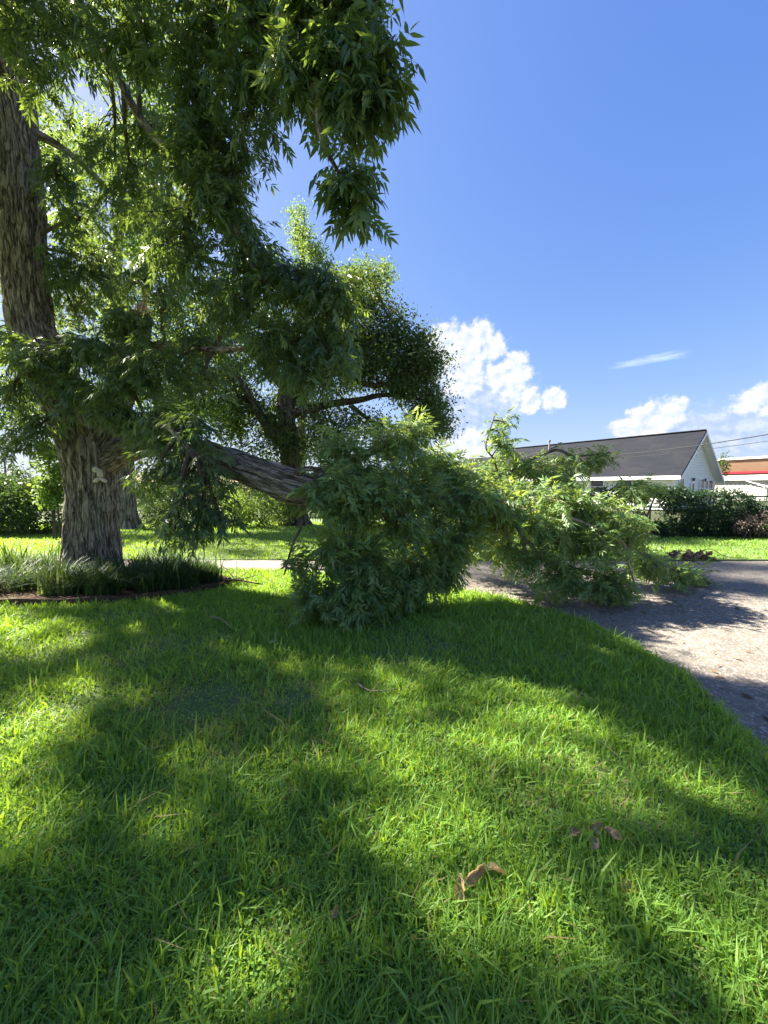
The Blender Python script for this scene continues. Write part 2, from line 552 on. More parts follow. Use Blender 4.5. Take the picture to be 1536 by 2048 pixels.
def tube(mb, path, sides=8, depth=0.0, freq=16.0, flare=None, tint=0.0, cap=True, seed=0.0):
    """path rows: x, y, z, r"""
    path = np.asarray(path, float)
    X, R = path[:, :3], path[:, 3]
    n = len(X)
    T = np.gradient(X, axis=0)
    T /= np.linalg.norm(T, axis=1)[:, None] + 1e-9
    ref = np.array([1.0, 0, 0]) if abs(T[0][0]) < 0.8 else np.array([0, 1.0, 0])
    N = np.cross(T[0], ref)
    N /= np.linalg.norm(N)
    s = np.concatenate([[0], np.cumsum(np.linalg.norm(np.diff(X, axis=0), axis=1))])
    ang = np.arange(sides) * 2 * math.pi / sides
    V = np.zeros((n, sides, 3))
    CO = np.zeros((n, sides, 3))
    for i in range(n):
        N = N - T[i] * np.dot(N, T[i])
        N /= np.linalg.norm(N) + 1e-9
        B = np.cross(T[i], N)
        r = np.full(sides, R[i])
        CO[i] = np.stack([np.cos(ang) * max(R[i], .02), np.sin(ang) * max(R[i], .02), np.full(sides, s[i] * 0.15 + seed)], 1)
        if flare is not None:
            r = r * flare(s[i], ang)
        if depth:
            for j in range(sides):
                q = Vector((CO[i, j, 0] * freq, CO[i, j, 1] * freq, (s[i] * 0.15 + seed) * freq))
                a = abs(mnoise.noise(q)) * 2.2
                b = mnoise.noise(q * 2.7)
                r[j] += depth * (min(a, 1.0) - 0.45 + 0.25 * b)
        V[i] = X[i] + (np.cos(ang)[:, None] * N + np.sin(ang)[:, None] * B) * r[:, None]
    idx = np.arange(n * sides).reshape(n, sides)
    a = idx[:-1]
    b = idx[1:]
    quad = np.stack([a, np.roll(a, -1, 1), np.roll(b, -1, 1), b], -1).reshape(-1, 4)
    VV, CC, tri = V.reshape(-1, 3), CO.reshape(-1, 3), None
    if cap:
        VV = np.vstack([VV, X[0], X[-1]])
        CC = np.vstack([CC, CO[0].mean(0), CO[-1].mean(0)])
        c0, c1 = n * sides, n * sides + 1
        tri = [(c0, idx[0, (j + 1) % sides], idx[0, j]) for j in range(sides)] + \
              [(c1, idx[-1, j], idx[-1, (j + 1) % sides]) for j in range(sides)]
    mb.add(VV, tri=tri, quad=quad, tint=tint, co=CC)


def norm(v):
    return v / (np.linalg.norm(v) + 1e-9)


# ------------------------------------------------------------------ pecan leaves
def compound(r, hi=True):
    """a pecan leaf: arching stalk with pairs of curved hanging leaflets"""
    mb = MB()
    L = r.uniform(0.28, 0.42)
    e = r.uniform(-0.6, 0.6)
    curl = r.uniform(0.4, 1.7)
    npair = int(r.integers(4, 7))
    pts = []
    p = np.zeros(3)
    K = 8
    for k in range(K + 1):
        pts.append(p.copy())
        a = e - curl * (k / K)
        p = p + np.array([math.cos(a), 0.06 * math.sin(k * 1.3), math.sin(a)]) * L / K
    pts = np.array(pts)
    tube(mb, np.column_stack([pts[::2], np.linspace(.0028, .0012, len(pts[::2]))]), 3, cap=False, tint=0.3)
    down = np.array([0, 0, -1.0])
    t0 = r.uniform(0, 1)

    def at(s):
        q = s * K
        i = min(int(q), K - 1)
        return pts[i] + (pts[i + 1] - pts[i]) * (q - i), norm(pts[i + 1] - pts[i])

    spots = [(0.28 + 0.68 * i / (npair - 1), sd) for i in range(npair) for sd in (-1, 1)] + [(1.0, 0)]
    for s, sd in spots:
        base, tan = at(min(s, 0.999))
        g = r.uniform(0.1, 0.95)
        if sd == 0:
            d = norm(tan + down * 0.3)
        else:
            d = norm(np.array([0, sd * 1.0, 0]) + tan * r.uniform(0.35, 0.75) + down * g)
        ln = r.uniform(0.095, 0.15) * (0.72 + 0.5 * s)
        hw = ln * r.uniform(0.125, 0.18)
        wv = tan + r.normal(0, 0.35, 3)
        wv = norm(wv - d * np.dot(wv, d)) if sd else norm(np.cross(d, down) + r.normal(0, .2, 3))
        nv = np.cross(d, wv)
        bend = r.uniform(0.1, 0.32)
        fal = r.uniform(0.02, 0.14)
        fold = r.uniform(0.1, 0.45)
        c = lambda q: base + d * ln * q + (down * bend + tan * fal) * ln * q * q
        ti = np.clip(t0 + r.normal(0, .12), 0, 0.98)
        if hi == 2:
            V = [c(0), c(.4) + wv * hw + nv * hw * fold, c(.42), c(.4) - wv * hw + nv * hw * fold, c(1.0)]
            mb.add(V, tri=[(0, 1, 2), (0, 2, 3), (1, 4, 2), (2, 4, 3)], tint=ti)
        elif hi:
            V = [c(0)]
            for q, k in ((0.3, 1.0), (0.66, 0.72)):
                V += [c(q) + wv * hw * k + nv * hw * k * fold, c(q), c(q) - wv * hw * k + nv * hw * k * fold]
            V += [c(1.0)]
            mb.add(V, tri=[(0, 1, 2), (0, 2, 3), (4, 7, 5), (5, 7, 6)], quad=[(1, 4, 5, 2), (2, 5, 6, 3)], tint=ti)
        else:
            V = [c(0), c(.42) + wv * hw * 1.05, c(1.0), c(.42) - wv * hw * 1.05]
            mb.add(V, tri=[(0, 1, 2), (0, 2, 3)], tint=ti)
    return mb


rv = np.random.default_rng(5)
NV = 18
HI = [compound(np.random.default_rng(100 + i), True) for i in range(NV)]
LO = [compound(np.random.default_rng(100 + i), False) for i in range(NV)]
MID = [compound(np.random.default_rng(100 + i), 2) for i in range(NV)]


def flat(mb):
    return (np.concatenate(mb.v), np.concatenate(mb.f3) if mb.f3 else np.zeros((0, 3), int),
            np.concatenate(mb.f4) if mb.f4 else np.zeros((0, 4), int), np.concatenate(mb.tint))


HIF, LOF = [flat(q) for q in MID], [flat(q) for q in LO]


TILT = 0.45


def rots(yaw, tilt):
    n = len(yaw)
    a, b = rng.normal(0, tilt, n), rng.normal(0, tilt, n)
    ca, sa, cb, sb, cy, sy = np.cos(a), np.sin(a), np.cos(b), np.sin(b), np.cos(yaw), np.sin(yaw)
    z, o = np.zeros(n), np.ones(n)
    st = lambda *r: np.stack([np.stack(q, -1) for q in r], -2)
    Rx = st((o, z, z), (z, ca, -sa), (z, sa, ca))
    Ry = st((cb, z, sb), (z, o, z), (-sb, z, cb))
    Rz = st((cy, -sy, z), (sy, cy, z), (z, z, o))
    return Rz @ Ry @ Rx


def place(mb, var, pos, yaw, sc, hi=True, tilt=0.45):
    lib = HIF if hi else LOF
    for k in range(NV):
        sel = np.where(var == k)[0]
        if not len(sel):
            continue
        V, f3, f4, ti = lib[k]
        n, m_ = len(sel), len(V)
        W_ = np.einsum('nij,mj->nmi', rots(yaw[sel], tilt), V)
        W_ = W_ * sc[sel][:, None, None] + pos[sel][:, None, :]
        o = (np.arange(n) * m_)[:, None, None]
        tt = np.mod(ti[None, :] + rng.uniform(0, 1, (n, 1)), 0.98)
        mb.add(W_.reshape(-1, 3), tri=(f3[None] + o).reshape(-1, 3) if len(f3) else None,
               quad=(f4[None] + o).reshape(-1, 4) if len(f4) else None, tint=tt.ravel())


def spray(center, outward, nleaf, length=0.3):
    """leaf bases and yaws along the end of one twig"""
    d = norm(outward)
    k = np.arange(nleaf)
    pos = center[None] - d[None] * (k / nleaf * length)[:, None]
    yaw = rng.uniform(0, 6.28) + k * 2.4 + rng.normal(0, .3, nleaf)
    # leaves lean to the twig's outward side
    oy = math.atan2(d[1], d[0])
    yaw = np.where(rng.uniform(0, 1, nleaf) < 0.35, oy + rng.normal(0, .7, nleaf), yaw)
    return pos, yaw


def in_ellipse(X, Y, e):
    cx, cy, ra, rb, th = e[:5]
    dx, dy = X - cx, Y - cy
    c, s = math.cos(th), math.sin(th)
    return ((dx * c + dy * s) / ra) ** 2 + ((-dx * s + dy * c) / rb) ** 2 < 1


SDIR = math.atan2(-SUN[1], -SUN[0])      # heading of shadows on the ground


def patch(px, py, ra, rb, z=0.0):
    g = G(px, py, z)
    return (g[0], g[1], ra + .1, rb + .1, SDIR, z)


# gaps in the crowns that let the sun reach the ground: (where, half length, half width, how open)
GAPS = [(patch(60, 1275, 0.9, 0.30), 1), (patch(40, 1480, 0.40, 0.14), 1), (patch(30, 1650, 0.30, 0.10), 1), (patch(190, 1400, 0.2, 0.06), 1),
        (patch(850, 1510, 0.36, 0.18), 1), (patch(1110, 1500, 0.36, 0.08), 1), (patch(560, 1565, 0.2, 0.07), 1),
        (patch(1180, 1840, 0.50, 0.16), 1), (patch(1450, 1950, 0.36, 0.22), 1), (patch(960, 1730, 0.3, 0.16), 1), (patch(1430, 1570, 0.26, 0.05), 1),
        (patch(450, 1215, 0.6, 0.25), 1), (patch(540, 1290, 0.25, 0.1), 1), (patch(300, 1250, 0.3, 0.08), 1),
        (patch(1450, 1240, 1.2, 0.45), 1), ((5.5, 5.5, 4.5, 2.5, SDIR, 0), .3),
        ((2.7, 5.2, 1.7, 1.5, 0, .8), 1), ((0.2, 4.7, 1.3, 0.9, 0, 1.5), .75), ((0.5, 5.2, 1.2, 1.0, 0, .8), .5),
        ((-6.0, 9.7, 9.0, 1.7, 0.0, 0), 1), ((-1.5, 10.0, 2.0, 1.2, 0.0, 0), 0.8), ((7.5, 11.2, 3.0, 0.4, 0.1, 0), 0.9)]


def keep_sun(p, soft=1.0):
    """False where a spray at p would shade a sunlit patch"""
    for e, prob in GAPS:
        k = (p[2] - e[5]) / SUN[2]
        if k > 0 and in_ellipse(p[0] - SUN[0] * k, p[1] - SUN[1] * k, e) and rng.uniform() < prob * soft:
            return False
    return True


def visible(p, mg=0.06):
    """is p inside the photographed view (picks finer leaf meshes and limits the cutting of sun gaps)"""
    if p[1] < 0.5:
        return False
    x = p[0] / p[1]
    z = (p[2] - CAMZ) / p[1]
    return abs(x) < 0.98 + mg and z < 1.26 + mg


def grow(limb_pts, vols, leaf_n=(5, 9), sc=(0.85, 1.2), gap=True, droop=0.25, hub_r=0.022, dens=1.0, length=0.3, tw_r=1.0):
    """fills volumes (center, rx, ry, rz, n) with leafy twigs tied back to the nearest limb point.
    returns branch paths, twig paths, leaf pos/yaw/scale"""
    br, tw, LP, LY, LS = [], [], [], [], []
    limb_pts = np.asarray(limb_pts)
    for (c, rx, ry, rz, n) in vols:
        c = np.asarray(c, float)
        a = limb_pts[np.argmin(((limb_pts - c) ** 2).sum(1))]
        dist = np.linalg.norm(c - a)
        mid = (a + c) / 2 + np.array([0, 0, 0.12 * dist]) + rng.normal(0, .06, 3) * dist
        hub = spline([np.append(a, min(hub_r * (1 + .3 * dist), .035)), np.append(mid, hub_r), np.append(c, hub_r * .6)], 5)
        if dist > 0.15:
            br.append(hub)
        made = 0
        for k in range(int(n * dens)):
            u = norm(rng.normal(0, 1, 3)) * (0.25 + 0.75 * rng.uniform() ** 0.5)
            tip = c + u * np.array([rx, ry, rz])
            if tip[2] < 0.12:
                tip[2] = rng.uniform(0.10, 0.30)
            if gap and not keep_sun(tip, .35 if visible(tip, 0) else 1.0):
                continue
            made += 1
            st = hub[rng.integers(len(hub) // 2, len(hub))][:3]
            L = np.linalg.norm(tip - st)
            mid = (st + tip) / 2 + np.array([0, 0, rng.uniform(.05, .2) * L]) + rng.normal(0, .07, 3) * L
            end = tip + np.array([0, 0, -droop * 0.1])
            tw.append(spline([np.append(st, .008 * tw_r), np.append(mid, .005 * tw_r), np.append(end, .003 * tw_r)], 3))
            od = norm(end - mid) + np.array([0, 0, -droop])
            m_ = int(rng.integers(*leaf_n))
            ps, yw = spray(end, od, m_, length)
            LP.append(ps)
            LY.append(yw)
            LS.append(rng.uniform(sc[0], sc[1], m_))
    if not LP:
        return br, tw, np.zeros((0, 3)), np.zeros(0), np.zeros(0)
    return br, tw, np.concatenate(LP), np.concatenate(LY), np.concatenate(LS)


LEAF_MESH = {}


def leaf_objects(parent, mat, pos, yaw, sc, limit, tilt=0.45):
    """the biggest-looking leaves as parts of their own; returns the mask of those taken"""
    vis = np.array([visible(p) for p in pos])
    dep = np.where(vis & (pos[:, 1] > 0.6), np.linalg.norm(pos - np.array([0, 0, CAMZ]), axis=1), 1e9)
    order = np.argsort(dep)[:limit]
    order = order[dep[order] < 1e8]
    var = rng.integers(0, NV, len(order))
    o0 = ORG[parent]
    for i, k in zip(order, var):
        key = (mat, int(k))
        if key not in LEAF_MESH:
            LEAF_MESH[key] = HI[k].mesh('leaf', mat, True)
        ob = bpy.data.objects.new('leaf', LEAF_MESH[key])
        ob.location = pos[i] - o0
        ob.rotation_euler = (float(rng.normal(0, tilt)), float(rng.normal(0, tilt)), float(yaw[i]))
        ob.scale = (float(sc[i]),) * 3
        ob.parent = parent
        scene.collection.objects.link(ob)
    mask = np.zeros(len(pos), bool)
    mask[order] = True
    return mask


def V_(px, py, Y, rxp, rzp, ry, n):
    return (P(px, py, Y), rxp / FPX * Y, ry, rzp / FPX * Y, n)


# ------------------------------------------------------------------ the setting
DRIVE_EDGE = np.array([(1.0, -3.0), (1.35, -0.5), (1.75, 0.9), (2.02, 1.7), (2.20, 2.35), (2.36, 2.9), (2.42, 3.45), (2.30, 4.15), (1.86, 5.04),
                       (1.23, 5.64), (0.3, 6.2), (-0.7, 6.7), (-1.9, 7.08), (-4.0, 7.12)])
DRIVE_EDGE = spline(DRIVE_EDGE, 8)
WALK_F, WALK_B = 7.12, 8.15
BED = (-4.75, 6.0, 2.35, 1.08)
ground = MB().add([(-900, -300, -.09), (900, -300, -.09), (900, 1500, -.09), (-900, 1500, -.09)], quad=[(0, 1, 2, 3)])
ground.build('ground', 'yard', kind='structure')


def wob(x, y):
    return 0.018 * math.sin(x * 1.7 + 0.6) * math.sin(y * 1.3 + 1.0)


def sheet(poly, z, thick):
    """flat piece of ground with a real edge"""
    n = len(poly)
    top = np.column_stack([poly, np.full(n, z)])
    bot = np.column_stack([poly, np.full(n, z - thick)])
    mb = MB()
    from mathutils.geometry import tessellate_polygon
    tris = tessellate_polygon([[Vector((p[0], p[1], 0)) for p in poly]])
    mb.add(np.vstack([top, bot]), tri=tris, quad=[(i, (i + 1) % n, n + (i + 1) % n, n + i) for i in range(n)])
    return mb


lawn_poly = np.vstack([DRIVE_EDGE, [(-30, 7.12), (-30, -12), (1.0, -12)]])
sheet(lawn_poly, 0.0, 0.085).build('front_lawn', 'soil', kind='structure')
drive_poly = np.vstack([[(60, 8.15), (-1.9, 8.15), (-1.9, 7.13)], DRIVE_EDGE[::-1][14:] + np.array([0.004, 0]), [(1.0, -12), (60, -12)]])
sheet(drive_poly, -0.03, 0.055).build('driveway', 'drive', kind='structure')
back_poly = np.array([(-60, 8.17), (60, 8.17), (60, 12.6), (2.5, 12.8), (2.5, 19), (-60, 19)])
sheet(back_poly, 0.0, 0.085).build('back_lawn', 'soil', kind='structure')
walk_root = MB().box((-16.2, (WALK_F + WALK_B) / 2, -0.07), (28.4, WALK_B - WALK_F - .04, 0.03)).build('sidewalk', 'mulch', kind='structure')
ORG[walk_root] = np.zeros(3)
slab_me = None
for k in range(9):
    x1 = -1.95 - k * 1.62
    if slab_me is None:
        o = MB().box((0, 0, 0), (1.605, WALK_B - WALK_F - 0.02, 0.05)).build('slab', 'walk', walk_root)
        slab_me = o.data
    else:
        o = bpy.data.objects.new('slab', slab_me)
        scene.collection.objects.link(o)
        o.parent = walk_root
    o.location = (x1 - 0.8, (WALK_F + WALK_B) / 2, -0.035 + 0.004 * math.sin(k * 2.1))


# ------------------------------------------------------------------ lawn grass
def vnoise(x, y, sc, seed):
    r = np.random.default_rng(seed)
    tab = r.uniform(0, 1, (256, 256))
    x, y = x * sc + 50, y * sc + 50
    i, j = np.floor(x).astype(int), np.floor(y).astype(int)
    fx, fy = x - i, y - j
    fx, fy = fx * fx * (3 - 2 * fx), fy * fy * (3 - 2 * fy)
    g = lambda a, b: tab[np.mod(a, 256), np.mod(b, 256)]
    return (g(i, j) * (1 - fx) + g(i + 1, j) * fx) * (1 - fy) + (g(i, j + 1) * (1 - fx) + g(i + 1, j + 1) * fx) * fy


def inpoly(X, Y, poly):
    ins = np.zeros(len(X), bool)
    n = len(poly)
    j = n - 1
    for i in range(n):
        xi, yi = poly[i]
        xj, yj = poly[j]
        c = ((yi > Y) != (yj > Y)) & (X < (xj - xi) * (Y - yi) / (yj - yi + 1e-12) + xi)
        ins ^= c
        j = i
    return ins


def blades(mb, X, Y, Z, h, w, lean, tint, seg=2):
    n = len(X)
    a = rng.uniform(0, 6.28, n)
    fx = a + rng.normal(0, .9, n)
    W2 = np.stack([np.cos(fx + 1.57), np.sin(fx + 1.57), np.zeros(n)], 1)
    D = np.stack([np.cos(a), np.sin(a), np.zeros(n)], 1)
    B = np.stack([X, Y, Z], 1)
    up = np.array([0, 0, 1.0])
    rows = []
    for k in range(seg):
        s = k / seg
        c = B + up * (h * (s - 0.25 * lean * s * s))[:, None] + D * (h * lean * s * s)[:, None]
        ww = (w * (1 - 0.35 * s) / 2)[:, None]
        rows += [c - W2 * ww, c + W2 * ww]
    tip = B + up * (h * (1 - 0.25 * lean))[:, None] + D * (h * lean)[:, None]
    V = np.stack(rows + [tip], 1)
    m_ = V.shape[1]
    o = (np.arange(n) * m_)[:, None]
    quads = []
    for k in range(seg - 1):
        q = np.array([2 * k, 2 * k + 1, 2 * k + 3, 2 * k + 2])[None] + o
        quads.append(q)
    tri = np.array([m_ - 3, m_ - 2, m_ - 1])[None] + o
    mb.add(V.reshape(-1, 3), tri=tri, quad=np.concatenate(quads) if quads else None, tint=np.repeat(tint, m_))


def bed_in(X, Y, k=1.0):
    return ((X - BED[0]) / (BED[2] * k)) ** 2 + ((Y - BED[1]) / (BED[3] * k)) ** 2 < 1


def sample_wedge(n, y0, y1, power, half=1.12, pad=0.5):
    """more points close by: density falls with distance"""
    u = rng.uniform(0, 1, n)
    e = 2 - power
    Y = (y0 ** e + u * (y1 ** e - y0 ** e)) ** (1 / e)
    X = rng.uniform(-1, 1, n) * (half * Y + pad)
    return X, Y


gm = MB()
X, Y = sample_wedge(265000, 0.55, 7.12, 1.25)
jit = (vnoise(X, Y, 4.0, 31) - .5) * .10 + rng.normal(0, .018, len(X))
ok = inpoly(X - jit, Y + jit * .3, lawn_poly) & ~bed_in(X, Y, 0.98)
X, Y = X[ok], Y[ok]
bare = vnoise(X, Y, 1.1, 3) * 0.6 + vnoise(X, Y, 3.3, 4) * 0.4
g0 = G(430, 1410)
bald = np.exp(-(((X - g0[0]) / 0.55) ** 2 + ((Y - g0[1]) / 0.3) ** 2)) * 0.5
tuft = vnoise(X, Y, 5.5, 8) * 0.5 + vnoise(X, Y, 14, 9) * 0.5
ok = rng.uniform(0, 1, len(X)) > np.clip((bare - 0.56) * 3, 0, 0.75) + bald * 1.5
X, Y, bare, tuft = X[ok], Y[ok], bare[ok], tuft[ok]
n = len(X)
h = (0.028 + 0.070 * tuft) * rng.uniform(0.55, 1.35, n)
long_ = rng.uniform(0, 1, n) < 0.07
h = np.where(long_, h * rng.uniform(1.4, 2.0, n), h)
w = (0.0050 + 0.0013 * Y) * rng.uniform(0.7, 1.3, n) * np.where(long_, 1.5, 1.0)
lean = np.abs(rng.normal(0.62, 0.35, n))
tint = np.clip(0.15 + 0.55 * rng.uniform(0, 1, n) + 0.3 * vnoise(X, Y, 1.7, 12), 0, .97)
bl2 = np.exp(-(((X - g0[0]) / 0.7) ** 2 + ((Y - g0[1]) / 0.4) ** 2))
str_ = rng.uniform(0, 1, n) < 0.035 + 0.35 * bl2 + np.clip((bare - .6) * .6, 0, .25)
tint = np.where(str_, 0.995, tint)
lean = np.where(str_, lean + .5, lean)
blades(gm, X, Y, np.zeros(n), h, w, lean, tint, 2)
gm.build('front_lawn_grass', 'grass', kind='stuff', label='shaggy green lawn grass in the foreground under the tree', cat='grass')

# grass hanging over the drive's edge
# far lawn
fm = MB()
X, Y = sample_wedge(55000, 8.17, 17.0, 1.1, 1.15, 1.0)
n = len(X)
h = rng.uniform(.03, .075, n)
blades(fm, X, Y, np.zeros(n), h, (0.005 + 0.002 * Y) * rng.uniform(.7, 1.3, n), np.abs(rng.normal(.35, .25, n)),
       np.clip(0.2 + .5 * rng.uniform(0, 1, n) + .3 * vnoise(X, Y, .8, 13), 0, .97), 2)
fm.build('back_lawn_grass', 'grass', kind='stuff', label='sunlit mown grass beyond the walk and the driveway', cat='grass')

# small round-leaved ground cover between the blades
cm = MB()
X, Y = sample_wedge(120000, 0.6, 4.6, 1.2)
ok = inpoly(X, Y, lawn_poly) & ~bed_in(X, Y)
cl = vnoise(X, Y, 2.2, 21) * .6 + vnoise(X, Y, 6, 22) * .4
g1 = G(1180, 1850)
cl = cl + 0.35 * np.exp(-(((X - g1[0]) / 0.5) ** 2 + ((Y - g1[1]) / 0.4) ** 2))
ok &= rng.uniform(0, 1, len(X)) < np.clip((cl - 0.30) * 2.5, 0.12, 1)
X, Y = X[ok], Y[ok]
n = len(X)
Z = rng.uniform(.006, .034, n)
r_ = rng.uniform(.0045, .0085, n) * (0.8 + 0.15 * Y)
a = rng.uniform(0, 6.28, n)
tl = rng.normal(0, .45, (n, 2))
U = np.stack([np.cos(a), np.sin(a), tl[:, 0]], 1) * r_[:, None]
Vv = np.stack([-np.sin(a), np.cos(a), tl[:, 1]], 1) * r_[:, None] * 0.85
B = np.stack([X, Y, Z], 1)
VV = np.stack([B - U, B + Vv * .9 + U * .25, B + U, B - Vv * .9 + U * .25], 1)
o = (np.arange(n) * 4)[:, None]
cm.add(VV.reshape(-1, 3), quad=np.array([0, 1, 2, 3])[None] + o, tint=np.repeat(rng.uniform(0, .97, n), 4))
cm.build('clover', 'clover', kind='stuff', label='tiny round clover leaves between the grass blades in the foreground', cat='clover')

# ------------------------------------------------------------------ pecan tree
TRY = 6.5
base = G(188, 1157)
tree = thing('pecan_tree', (base[0], base[1], 0), 'large old pecan tree with furrowed trunk standing in the planting bed', 'tree')


def tp(px, py, r, Y=TRY):
    return np.append(P(px, py, Y), r)


trunk_path = spline([np.array([base[0], base[1], -0.08, .39]), tp(187, 1100, .375), tp(185, 1040, .36), tp(184, 970, .36), tp(178, 910, .385),
                     tp(160, 850, .39), tp(118, 775, .35), tp(76, 690, .31), tp(57, 610, .29), tp(50, 500, .275), tp(46, 380, .265),
                     tp(32, 250, .26), tp(16, 120, .245), tp(6, 0, .235), tp(4, -160, .21), tp(12, -320, .18), tp(30, -480, .15, 6.3), tp(60, -640, .1, 6.1)], 22)


def root_flare(s, ang):
    k = math.exp(-s / 0.28)
    return 1.0 + k * (0.38 + 0.16 * np.cos(ang * 5 + 0.7) + 0.08 * np.cos(ang * 9)) + 0.03 * np.cos(ang * 3 + s)


mb = MB()
tube(mb, trunk_path, 150, depth=0.042, freq=14.0, flare=root_flare)
mb.build('trunk', 'bark', tree, smooth=True)
# stem that forks off to the right and ends in a fresh break
stem = spline([tp(190, 890, .30), tp(215, 840, .27), tp(245, 770, .22), tp(268, 700, .19), tp(284, 630, .16)], 14)
mb = MB()
tube(mb, stem, 72, depth=0.022, freq=14.0)
mb.build('limb', 'bark', tree, smooth=True)
mb = MB()
top = stem[-1]
for k in range(9):
    a = k * 0.7
    r = 0.02 + 0.09 * rng.uniform()
    b0 = top[:3] + np.array([math.cos(a) * r, math.sin(a) * r, -0.06])
    hh = rng.uniform(.12, .3) if k else 0.62
    tube(mb, [np.append(b0, .045), np.append(b0 + np.array([.01, 0, hh * .6]), .03), np.append(b0 + np.array([.03, 0.0, hh]), .006)], 5)
mb.build('splintered_wood', 'wood', tree, label='fresh orange splinters of the broken stem')
low = spline([tp(195, 930, .25), tp(245, 905, .20), tp(290, 893, .17, 6.25), tp(335, 893, .16, 5.95)], 14)
mb = MB()
tube(mb, low, 72, depth=0.020, freq=14.0)
mb.build('limb', 'bark', tree, smooth=True)

limbs = [
    [tp(8, -160, .12), tp(120, -40, .075, 5.6), tp(215, 110, .05, 4.9), tp(262, 205, .04, 4.6), tp(310, 275, .035, 4.3), tp(360, 320, .03, 4.2), tp(450, 420, .03, 4.2), tp(520, 560, .025, 4.2)],
    [tp(15, -320, .17), tp(190, -260, .12, 5.0), tp(400, -120, .08, 3.9), tp(560, 20, .05, 3.2), tp(628, 180, .03, 3.0), tp(640, 270, .018, 2.95), tp(680, 350, .012, 2.9)],
    [tp(36, 250, .08), tp(130, 300, .05, 6.8), tp(220, 380, .04, 7.2), tp(330, 470, .03, 7.2)],
    [tp(10, 0, .16), tp(-180, -120, .12, 6.2), tp(-420, -160, .07, 5.6)],
    [tp(30, -480, .12, 6.3), tp(260, -620, .09, 7.0), tp(520, -640, .05, 7.5)],
    [tp(15, -320, .14), tp(-40, -420, .1, 4.9), tp(-60, -600, .06, 3.6)],
    [tp(30, -480, .12, 6.3), tp(-20, -500, .1, 8.2), tp(-60, -450, .06, 10.0)],
    [tp(190, 890, .14), tp(160, 830, .07, 6.0), tp(130, 760, .05, 5.7), tp(70, 740, .03, 5.6)],
    [tp(268, 700, .09), tp(340, 690, .06, 6.0), tp(430, 700, .04, 5.3), tp(560, 690, .03, 4.6)],
    [tp(290, 893, .07, 6.25), tp(300, 850, .05, 5.4), tp(330, 850, .035, 4.6), tp(380, 900, .02, 4.2)],
]
limb_pts = []
mbs = []
for L in limbs:
    s = spline(L, 8)
    limb_pts.append(s[4:, :3])
    mb = MB()
    tube(mb, s, 14, depth=0.006, freq=14)
    mb.build('branch', 'bark', tree, smooth=True)
limb_pts = np.concatenate(limb_pts + [trunk_path[200::12, :3]])

